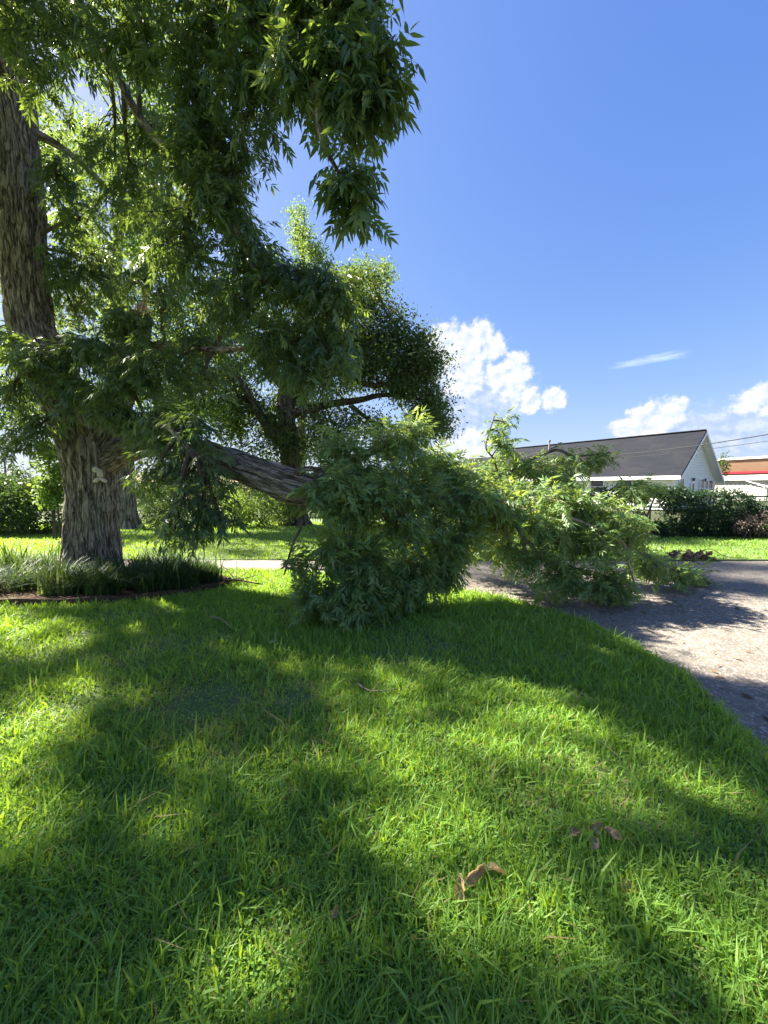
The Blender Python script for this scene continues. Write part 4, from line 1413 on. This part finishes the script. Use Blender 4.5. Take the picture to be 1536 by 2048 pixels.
while z < ZE - .2:
    mb.add([H(-.05, 0, z), H(-.05, LEN, z), H(0, LEN, z + LAP), H(0, 0, z + LAP), H(.02, 0, z), H(.02, LEN, z)], quad=[(0, 3, 2, 1), (0, 1, 5, 4)])
    z += LAP
mb.build('side_siding', 'siding', house)
for (u, v) in ((-.02, -.02), (WID + .02, -.02)):
    MB().box(H(u, v, 1.25), (.12, .12, 2.5), AX).build('corner_board', 'trim', house)
# roof slabs
OV, OG, TH = .42, .55, .10


def slab_pts(ua, za, ub, zb, v0, v1, th):
    return [H(ua, v0, za), H(ub, v0, zb), H(ub, v1, zb), H(ua, v1, za), H(ua, v0, za - th), H(ub, v0, zb - th), H(ub, v1, zb - th), H(ua, v1, za - th)]


BOXQ = [(0, 1, 2, 3), (4, 7, 6, 5), (0, 4, 5, 1), (1, 5, 6, 2), (2, 6, 7, 3), (3, 7, 4, 0)]
k1 = (ZA - ZE) / UA
k2 = (ZA - ZE2) / (WID - UA)
roof_o = None
mb = MB()
for (ua, za, ub, zb) in ((UA, ZA + .06, -OV, ZE - OV * k1 + .06), (UA, ZA + .06, WID + OV, ZE2 - OV * k2 + .06)):
    ln = math.hypot(ub - ua, zb - za)
    co = np.array([(-OG, 0, 0), (-OG, ln, 0), (LEN + .3, ln, 0), (LEN + .3, 0, 0)] * 2)
    mb.add(slab_pts(ua, za, ub, zb, -OG, LEN + .3, TH), quad=BOXQ, co=co)
roof_o = mb.build('roof', 'shingle', house)
mb = MB()
mb.box(H(UA, LEN / 2, ZA + .09), (.28, LEN + 1.0, .05), AX)
mb.build('ridge_cap', 'shingle', roof_o)
pv = P(1136, 896, 37)
mb = MB()
vb = H(UA - .6, 11.0, roof_z(UA - .6))
tube(mb, [np.append(vb - uz * .1, .07), np.append(vb + uz * .75, .07)], 10)
tube(mb, [np.append(vb + uz * .75, .13), np.append(vb + uz * .9, .13)], 10)
mb.build('vent_pipe', 'steel', roof_o)
# trim boards
e = ZE - OV * k1
mb = MB().box(H(-OV - .02, LEN / 2 - .1, e - .08), (.05, LEN + OG + .3, .24), AX)
mb.build('fascia', 'trim', house)
mb = MB()
mb.add([H(-OV, -OG, e - .16), H(0, -OG, e - .16), H(0, LEN, e - .16), H(-OV, LEN, e - .16)], quad=[(0, 1, 2, 3)])
mb.build('soffit', 'trim', house)
for (ua, za, ub, zb) in ((UA, ZA, -OV, e), (UA, ZA, WID + OV, ZE2 - OV * k2)):
    mb = MB()
    mb.add(slab_pts(ua, za - .045, ub, zb - .045, -OG - .04, -OG - .003, .2), quad=BOXQ)
    mb.build('rake_board', 'trim', house)
    mb = MB()
    mb.add(slab_pts(ua, za - .06, ub, zb - .06, -OG, 0, .03), quad=BOXQ)
    mb.build('rake_soffit', 'trim', house)


def window(par, c, w, h, ax, nrm, grid=True):
    """frame, sill and two panes set proud of a wall; ax = along wall, nrm = outwards"""
    A = (ax, nrm, uz)
    fr_ = MB()
    for s in (-1, 1):
        fr_.box(c + ax * s * (w / 2) + nrm * .07, (.08, .06, h + .08), A)
    fr_.box(c + uz * (h / 2) + nrm * .07, (w - .08, .06, .08), A)
    fr_.box(c - uz * (h / 2) + nrm * .07, (w - .08, .06, .08), A)
    fr_.box(c + nrm * .075, (w - .08, .05, .05), A)
    o_ = fr_.build('window', 'trim', par)
    for s in (-1, 1):
        MB().box(c + uz * s * h / 4 + nrm * .06, (w - .07, .012, h / 2 - .05), A).build('pane', 'glass', o_)
    MB().box(c - uz * (h / 2 + .07) + nrm * .07, (w + .16, .12, .05), A).build('sill', 'trim', o_)


for (u, w_, hh, zc) in ((1.15, .75, 1.3, 1.45), (3.2, .55, 1.0, 1.3), (4.9, .8, 1.35, 1.45), (5.85, .6, 1.25, 1.4), (6.75, .8, 1.3, 1.4)):
    window(house, H(u, 0, zc), w_, hh, hg, -hd)
for (v, w_) in ((3.0, 1.1), (4.9, 1.0), (8.2, 1.0), (11.5, 1.0)):
    window(house, H(0, v, 1.55), w_, 1.15, hd, -hg)
mb = MB().box(H(UA, -.045, 4.05), (.4, .04, .75), AX)
vent_o = mb.build('gable_vent', 'trim', house)
for k in range(6):
    MB().box(H(UA, -.075, 3.78 + k * .11), (.32, .03, .05), AX).build('slat', 'siding', vent_o)
# porch lamps by the door
for u in (3.2, 5.4):
    mb = MB().box(H(u, -.12, 2.12), (.16, .16, .08), AX).box(H(u, -.12, 2.02), (.11, .11, .12), AX).box(H(u, -.05, 2.1), (.08, .08, .06), AX)
    mb.build('wall_lamp', 'black_rail', house)
# lower wing at the back
mb = MB()
wing = [(.4, ZE - .15), (UA, ZA - .75), (WID - .4, ZE2)]
mb.add([H(.5, LEN + .31, 0), H(.5, LEN + 6, 0), H(.5, LEN + 6, ZE - .2), H(.5, LEN + .31, ZE - .2), H(WID - .5, LEN + 6, 0), H(WID - .5, LEN + 6, ZE2 - .2), H(UA, LEN + 6, ZA - .9)],
       quad=[(0, 1, 2, 3), (1, 4, 5, 2)], tri=[(2, 5, 6)])
mb.build('wing_wall', 'siding', house)
mb = MB()
for (ua, za, ub, zb) in ((UA, ZA - .62, .05, ZE - .25), (UA, ZA - .62, WID - .05, ZE2 - .25)):
    ln = math.hypot(ub - ua, zb - za)
    co = np.array([(0, 0, 0), (0, ln, 0), (6, ln, 0), (6, 0, 0)] * 2)
    mb.add(slab_pts(ua, za, ub, zb, LEN + .31, LEN + 6.3, TH), quad=BOXQ, co=co)
mb.build('wing_roof', 'shingle', house)

# ------------------------------------------------------------------ buildings at the right edge
m0 = np.array([40.3, 50.0, 0])
mw = norm(np.array([.383, -.924, 0]))
mn = np.array([-mw[1], mw[0], 0])      # points away from the camera
if mn[1] < 0:
    mn = -mn
MX = (mw, mn, uz)
mbld = thing('metal_building', m0, 'low white ribbed metal building right of the house', 'building')
mb = MB()
mb.box(m0 + mw * 4 + mn * 3 + uz * 1.22, (18, 6, 2.44), MX)
mb.build('wall', 'metal_wall', mbld)
mb = MB()
k = -4.9
while k < 12.9:
    c = m0 + mw * k
    mb.add([c + uz * 0, c + mw * .06 - mn * .035, c + mw * .16 - mn * .035, c + mw * .22, c + uz * 2.42, c + mw * .06 - mn * .035 + uz * 2.42, c + mw * .16 - mn * .035 + uz * 2.42, c + mw * .22 + uz * 2.42],
           quad=[(0, 1, 5, 4), (1, 2, 6, 5), (2, 3, 7, 6)])
    k += .42
mb.build('ribs', 'metal_wall', mbld)
mb = MB()
a0_, a1_ = m0 - mw * 5.2, m0 + mw * 13.2
mb.add([a0_ - mn * .3 + uz * 2.46, a1_ - mn * .3 + uz * 2.46, a1_ + mn * 3.2 + uz * 3.0, a0_ + mn * 3.2 + uz * 3.0, a0_ - mn * .3 + uz * 2.40, a1_ - mn * .3 + uz * 2.40, a1_ + mn * 3.2 + uz * 2.94, a0_ + mn * 3.2 + uz * 2.94], quad=BOXQ)
mb.build('roof', 'trim', mbld)
MB().box(m0 + mw * 4 - mn * .36 + uz * 2.42, (18.4, .12, .14), MX).build('gutter', 'trim', mbld)
dp = m0 + mw * 4.7 - mn * .33
mb = MB()
tube(mb, spline([np.append(dp + uz * 2.38, .06), np.append(dp + uz * 2.2, .06), np.append(dp + mw * 1.3 + mn * .12 + uz * 1.75, .06), np.append(dp + mw * 1.5 + mn * .15 + uz * 1.5, .06), np.append(dp + mw * 1.5 + mn * .15 + uz * .1, .06)], 6), 10)
mb.build('downspout', 'trim', mbld, smooth=True)
b0 = m0 + mn * 5.5
bld = thing('brown_building', b0 + mw * 2, 'tan brown building with red stripe and white parapet behind the metal building', 'building')
MB().box(b0 + mw * 4 + mn * 4 + uz * 2.55, (21, 8, 5.1), MX).build('wall', 'brown_wall', bld)
MB().box(b0 + mw * 4 + mn * 3.9 + uz * 3.42, (21.2, 8.2, .24), MX).build('red_stripe', 'red', bld)
MB().box(b0 + mw * 4 + mn * 3.9 + uz * 5.22, (21.3, 8.4, .22), MX).build('parapet_cap', 'trim', bld)

# neighbour's brick house glimpsed under the trees on the left
nb_ = np.array([-19.0, 33.0, 0])
nh = thing('brick_house', nb_, 'low pinkish brick house glimpsed under the trees on the left', 'house')
MB().box(nb_ + np.array([4, 3, 1.0]), (15, 6, 2.0)).build('wall', 'brick', nh)
mb = MB()
x0, x1 = nb_[0] - 4, nb_[0] + 12
mb.add([(x0, 32.3, 1.95), (x1, 32.3, 1.95), (x1, 36, 2.5), (x0, 36, 2.5), (x1, 39.7, 1.95), (x0, 39.7, 1.95)], quad=[(0, 1, 2, 3), (3, 2, 4, 5)])
mb.build('roof', 'roof_tan', nh)
for q in (-1.5, 2.0, 6.5):
    window(nh, nb_ + np.array([q + 2, 0, 1.1]), 1.0, 1.1, np.array([1., 0, 0]), np.array([0, -1., 0]))


# ------------------------------------------------------------------ poles and wires
def pole(name, label, x, y, h, r=.13, arm=2.2, az=0.0):
    t_ = thing(name, (x, y, 0), label, 'utility pole')
    mb = MB()
    tube(mb, [(x, y, -.1, r), (x, y, h * .5, r * .85), (x, y, h, r * .65)], 10)
    mb.build('shaft', 'pole', t_, smooth=True)
    A = (np.array([math.cos(az), math.sin(az), 0]), np.array([-math.sin(az), math.cos(az), 0]), uz)
    MB().box((x, y - .12, h - .75), (arm, .1, .12), A).build('crossarm', 'pole', t_)
    for s in (-.9, .9, .3):
        mb = MB()
        q = np.array([x, y - .12, h - .69]) + A[0] * s * arm / 2 * .95
        tube(mb, [np.append(q, .03), np.append(q + uz * .1, .05), np.append(q + uz * .16, .03)], 8)
        mb.build('insulator', 'steel', t_)
    return t_


q = P(9, 914, 60)
pole('utility_pole', 'thin utility pole with crossarm far behind the left shrub', q[0], 60, q[2], .16, 2.6)
q2 = P(880, 895, 70)
pole('utility_pole', 'thin utility pole left of the house roof', q2[0], 70, q2[2], .16, 1.2)


def cable(label, a, b, sag, r, n=20):
    tt = np.linspace(0, 1, n)[:, None]
    p = a * (1 - tt) + b * tt
    p[:, 2] -= sag * 4 * (tt * (1 - tt))[:, 0]
    mb = MB()
    tube(mb, np.column_stack([p, np.full(n, r)]), 5)
    mb.build('overhead_cable', 'wire', None, label=label, cat='cable')


cable('thick twisted overhead cable crossing in front of the house gable', P(1150, 915, 24), P(1700, 838, 15), .25, .022)
cable('thin overhead cable just below the thick one by the gable', P(1150, 922, 24), P(1700, 857, 15), .18, .012)
cable('upper thin cable running left from the far pole', np.array([q2[0], 70, q2[2] - .6]), P(760, 882, 60), .2, .02)
cable('lower thin cable running right from the far pole to the house', np.array([q2[0], 70, q2[2] - .9]), H(UA, LEN, ZA - .9), .4, .02)

# ------------------------------------------------------------------ planting bed
bed_th = np.linspace(0, 2 * math.pi, 72, endpoint=False)
bp = np.column_stack([BED[0] + BED[2] * np.cos(bed_th), BED[1] + BED[3] * np.sin(bed_th)])
bp = bp[bp[:, 1] < 7.1]
sheet(np.column_stack([BED[0] + (BED[2] - .03) * np.cos(bed_th), np.minimum(BED[1] + (BED[3] - .03) * np.sin(bed_th), 7.08)]), .05, .1).build('planting_bed', 'mulch', kind='structure')
ed = MB()
out_, in_ = [], []
for k, a in enumerate(np.linspace(math.pi * .98, math.pi * 2.05, 60)):
    wv = 1 + .006 * math.sin(k * 1.1)
    out_.append((BED[0] + BED[2] * wv * math.cos(a), BED[1] + BED[3] * wv * math.sin(a)))
    in_.append((BED[0] + (BED[2] - .035) * wv * math.cos(a), BED[1] + (BED[3] - .035) * wv * math.sin(a)))
n = len(out_)
hz = .085 + .012 * np.sin(np.arange(n) * .9)
Vs = np.vstack([np.column_stack([out_, np.full(n, -.02)]), np.column_stack([out_, hz]), np.column_stack([in_, hz]), np.column_stack([in_, np.full(n, -.02)])])
qd = []
for i in range(n - 1):
    for a, b in ((0, 1), (1, 2), (2, 3)):
        qd.append((a * n + i, a * n + i + 1, b * n + i + 1, b * n + i))
ed.add(Vs, quad=qd)
ed.build('bed_edging', 'edging', label='low reddish brown edging along the front of the planting bed', cat='edging')


def ribbon(mb, base, n, r=None, hmin=.3, hmax=.5, w=.012, lean=(.3, 1.1), seg=4, tint=None):
    for b in base:
        az = rng.uniform(0, 6.28)
        L = rng.uniform(hmin, hmax)
        ln = rng.uniform(*lean)
        d = np.array([math.cos(az), math.sin(az), 0])
        s_ = np.array([-d[1], d[0], 0])
        V = []
        for k in range(seg + 1):
            s = k / seg
            c = b + d * L * ln * s * s * .8 + uz * L * (s - .45 * ln * s * s)
            ww = w * (1 - s ** 2) / 2 + .0006
            V += [c - s_ * ww, c + s_ * ww]
        mb.add(V, quad=[(2 * k, 2 * k + 1, 2 * k + 3, 2 * k + 2) for k in range(seg)], tint=rng.uniform(0, .97) if tint is None else tint)


mb = MB()
for k in range(120):
    a, rr = rng.uniform(0, 6.28), math.sqrt(rng.uniform(0, 1)) * .90
    cx_, cy_ = BED[0] + BED[2] * rr * math.cos(a), BED[1] + BED[3] * rr * math.sin(a)
    if math.hypot(cx_ - base[0], cy_ - base[1]) < .55 or cy_ > 6.98:
        continue
    m_ = int(rng.integers(55, 95))
    hh = rng.uniform(.75, 1.2)
    pts_ = np.column_stack([cx_ + rng.normal(0, .075, m_), np.minimum(cy_ + rng.normal(0, .06, m_), 7.03), np.full(m_, .04)])
    ribbon(mb, pts_, 0, hmin=.34 * hh, hmax=.60 * hh, w=.014, lean=(.35, 1.5))
mb.build('monkey_grass', 'liriope', kind='stuff', label='dense dark monkey grass filling the bed round the trunk', cat='ground cover')
for (px, py, nn, hh, lab) in ((105, 1195, 34, .62, 'clump of tall yellow green sword leaves at the front of the bed'),
                              (25, 1160, 26, .75, 'clump of tall dark sword leaves at the left end of the bed'),
                              (120, 1135, 20, .6, 'spiky sword leaf clump close to the trunk base')):
    g_ = G(px, py)
    t_ = thing('sword_leaf_plant', (g_[0], g_[1], .05), lab, 'plant', 'sword leaved plants in the bed')
    for k in range(nn):
        mb = MB()
        ribbon(mb, [g_ + np.array([rng.normal(0, .09), rng.normal(0, .07), .05])], 0, hmin=hh * .6, hmax=hh, w=.026, lean=(.05, .6))
        mb.build('blade', 'iris' if px == 105 else 'liriope', t_)

# ------------------------------------------------------------------ face ornament on the trunk
fo = P(198, 955, TRY - .40)
face = thing('tree_face_ornament', fo, 'pale cast face ornament of eye, nose and moustache fixed on the trunk', 'ornament')


def lump(name, c, rx, rz, ry, seed, fn=None):
    mb = MB()
    nu, nv = 14, 9
    V = []
    for i in range(nv):
        ph = math.pi * i / (nv - 1)
        for j in range(nu):
            th = 2 * math.pi * j / nu
            p = np.array([math.sin(ph) * math.cos(th), math.sin(ph) * math.sin(th), math.cos(ph)])
            if fn:
                p = fn(p)
            V.append(c + p * np.array([rx, ry, rz]))
    q = [(i * nu + j, i * nu + (j + 1) % nu, (i + 1) * nu + (j + 1) % nu, (i + 1) * nu + j) for i in range(nv - 1) for j in range(nu)]
    mb.add(V, quad=q)
    return mb.build(name, 'stone', face, smooth=True)


lump('eye', P(191, 939, TRY - .41), .048, .048, .03, 0)
lump('nose', P(200, 946, TRY - .43), .052, .07, .05, 0, lambda p: np.array([p[0] * (.6 - .45 * p[2]), p[1], p[2]]))
for s in (-1, 1):
    lump('moustache', P(200 + s * 7, 959, TRY - .42), .062, .036, .03, 0, lambda p, s=s: np.array([p[0], p[1] * (1 - .3 * s * p[0]), p[2] * (1 - .25 * abs(p[0])) - .75 * s * p[0] - .2]))


# ------------------------------------------------------------------ dry leaves, twigs and litter on the ground
def dry_leaf(name, label, g, L, wdt, yaw, pitch, roll, curl, mat, z=.05):
    L, wdt, z = L * .8, wdt * .8, z - .012
    nu, nv = 10, 6
    V = []
    R = Matrix.Rotation(yaw, 3, 'Z') @ Matrix.Rotation(pitch, 3, 'Y') @ Matrix.Rotation(roll, 3, 'X')
    for i in range(nu + 1):
        s = i / nu
        wd = wdt * (math.sin(math.pi * min(s * .96 + .02, 1)) ** .8) * (1 + .22 * math.sin(s * 23 + yaw * 9) * math.sin(s * 11 + L * 90))
        for j in range(nv + 1):
            q = (j / nv - .5) * 2
            p = Vector(((s - .5) * L, q * wd / 2 * math.cos(curl * q * .8), abs(q) ** 1.6 * wd * .45 * math.sin(curl) + .02 * math.sin(s * 5 + q * 2) * L - .25 * L * (s - .5) ** 2))
            p.z += .012 * mnoise.noise(Vector((s * 6 + yaw * 7, q * 2.5, L * 50)))
            p.y += .008 * mnoise.noise(Vector((s * 5, q * 2 + yaw * 5, L * 31)))
            p = R @ p
            V.append((p.x, p.y, p.z))
    V = np.array(V) + np.array([g[0], g[1], z])
    q = [(i * (nv + 1) + j, i * (nv + 1) + j + 1, (i + 1) * (nv + 1) + j + 1, (i + 1) * (nv + 1) + j) for i in range(nu) for j in range(nv)]
    mb = MB().add(V, quad=q, tint=.4)
    o_ = mb.build(name, mat, None, smooth=True, label=label, cat='leaf', group='dry leaves on the lawn')
    return o_


dry_leaf('dry_leaf', 'large curled tan leaf lying in the sunlit grass, biggest of the dry leaves', G(945, 1752, .06), .18, .075, .55, -.1, .9, 1.35, 'dry_leaf', .075)
dry_leaf('dry_leaf', 'dark brown edged dry leaf touching the large curled tan leaf', G(985, 1735, .06), .13, .06, .15, .1, -.4, .9, 'dry_leaf', .06)
dry_leaf('dry_leaf', 'upright tip of dry tan leaf at the left end of the big curled leaf', G(918, 1775, .06), .12, .06, 1.3, -.9, .3, .9, 'dry_leaf', .06)
dry_leaf('dry_leaf', 'rounded greyish dry leaf standing upright in shaded grass', G(1195, 1655, .06), .085, .07, .2, .3, 1.1, .5, 'dry_grey', .07)
dry_leaf('dry_leaf', 'small grey brown leaf right of the rounded greyish leaf', G(1228, 1662, .06), .09, .05, -.9, .2, .6, .8, 'dry_grey', .06)
dry_leaf('dry_leaf', 'flat grey leaf scrap left of the rounded greyish leaf', G(1148, 1662, .05), .08, .04, .3, .1, .3, .6, 'dry_grey', .055)
dry_leaf('dry_leaf', 'grey leaf lying below the rounded greyish leaf', G(1190, 1680, .05), .09, .05, 1.0, .1, .3, .6, 'dry_grey', .05)
dry_leaf('dry_leaf', 'reddish brown crumpled leaf alone in shaded grass at right', G(1258, 1770, .05), .09, .05, -.3, .1, .3, 1.0, 'dry_leaf', .05)
dry_leaf('dry_leaf', 'brown leaf sunk among long blades near the bottom', G(672, 1818, .05), .08, .045, 1.2, .5, .4, 1.0, 'dry_leaf', .045)
dry_leaf('dry_leaf', 'brown leaf at the edge where lawn meets driveway', G(1420, 1395, .0), .1, .05, .2, .1, .2, .8, 'dry_leaf', .03)
dry_leaf('dry_leaf', 'small pale dry leaf near the brown thin patch of lawn', G(548, 1288, .03), .1, .05, .5, .1, .2, .8, 'dry_leaf', .06)


def twig(label, pts, mat, kids=(), name='fallen_twig', cat='twig', group='twigs on the lawn'):
    t_ = thing(name, (pts[0][0], pts[0][1], 0), label, cat, group)
    mb = MB()
    tube(mb, spline(pts, 5), 6)
    mb.build('stick', mat, t_, smooth=True)
    for kd in kids:
        mb = MB()
        tube(mb, spline(kd, 4), 5)
        mb.build('side_twig', mat, t_, smooth=True)


def gp(px, py, z, r):
    return np.append(G(px, py, z), r)


twig('thin pale forked twig lying on the lawn in front of the fallen limb', [gp(715, 1368, .06, .006), gp(745, 1382, .07, .005), gp(795, 1378, .06, .003)], 'twig_pale', [[gp(745, 1382, .07, .004), gp(760, 1360, .06, .002)], [gp(728, 1376, .07, .004), gp(705, 1352, .06, .002)]])
twig('small pale twig on the grass between bed and fallen leaves', [gp(420, 1232, .06, .008), gp(445, 1240, .07, .007), gp(465, 1258, .05, .004)], 'twig_pale')
twig('dead branched stick lying on grass beside the walk', [gp(428, 1165, .05, .014), gp(470, 1160, .09, .016), gp(520, 1168, .05, .01)], 'twig',
     [[gp(470, 1160, .08, .012), P(455, 1140, 6.6).tolist() + [.009], P(445, 1133, 6.6).tolist() + [.005]], [gp(472, 1160, .08, .01), P(474, 1140, 6.5).tolist() + [.006], P(473, 1122, 6.5).tolist() + [.004]],
      [gp(475, 1160, .08, .01), gp(505, 1153, .1, .007), gp(515, 1150, .1, .004)], [gp(480, 1160, .06, .01), gp(495, 1170, .05, .006)], [gp(472, 1160, .08, .007), P(500, 1140, 6.5).tolist() + [.004], P(512, 1130, 6.5).tolist() + [.002]]])
dr = G(1400, 1118, 0)
twig('bare curved twig lying across the driveway edge at right', [gp(1395, 1105, .2, .008), gp(1420, 1098, .35, .007), gp(1450, 1112, .1, .006), gp(1490, 1119, .0, .004)], 'twig', [[gp(1410, 1100, .3, .005), gp(1385, 1120, .0, .003)]])
# pile of brown dead leaves
mb = MB()
pc = G(1385, 1116, 0)
leaf_cloud(mb, [pc + np.array([rng.normal(0, .16), rng.normal(0, .08), rng.uniform(0, .08)]) for k in range(14)], 420, .05, .11, .5)
mb.build('dead_leaf_pile', 'dead', None, kind='stuff', label='small heap of brown dead leaves at the edge of driveway and grass', cat='leaf pile')
# litter over the driveway
mb = MB()
n = 5200
X = rng.uniform(-1.5, 9.5, n)
Y = rng.uniform(1.5, 8.1, n)
ok = ~inpoly(X, Y, lawn_poly) & (Y < 8.1)
dn = np.exp(-((X - 2.6) / 2.0) ** 2 - ((Y - 6.0) / 1.6) ** 2)
ok &= rng.uniform(0, 1, n) < .18 + dn
C = np.column_stack([X, Y, np.full(n, -.022)])[ok]
n = len(C)
az = rng.uniform(0, 6.28, n)
L = rng.uniform(.025, .10, n)
d = np.column_stack([np.cos(az), np.sin(az), rng.uniform(0, .25, n)]) * L[:, None]
s_ = np.column_stack([-np.sin(az), np.cos(az), rng.normal(0, .3, n)]) * (L * rng.uniform(.08, .26, n))[:, None]
VV = np.stack([C, C + d * .5 + s_, C + d, C + d * .5 - s_], 1)
VV[:, :, 2] = np.maximum(VV[:, :, 2], -.024)
mb.add(VV.reshape(-1, 3), quad=np.array([0, 1, 2, 3])[None] + (np.arange(n) * 4)[:, None], tint=np.repeat(rng.uniform(0, .97, n), 4))
mb.build('leaf_litter', 'litter', None, kind='stuff', label='scraps of leaf and bark scattered over the driveway', cat='litter')
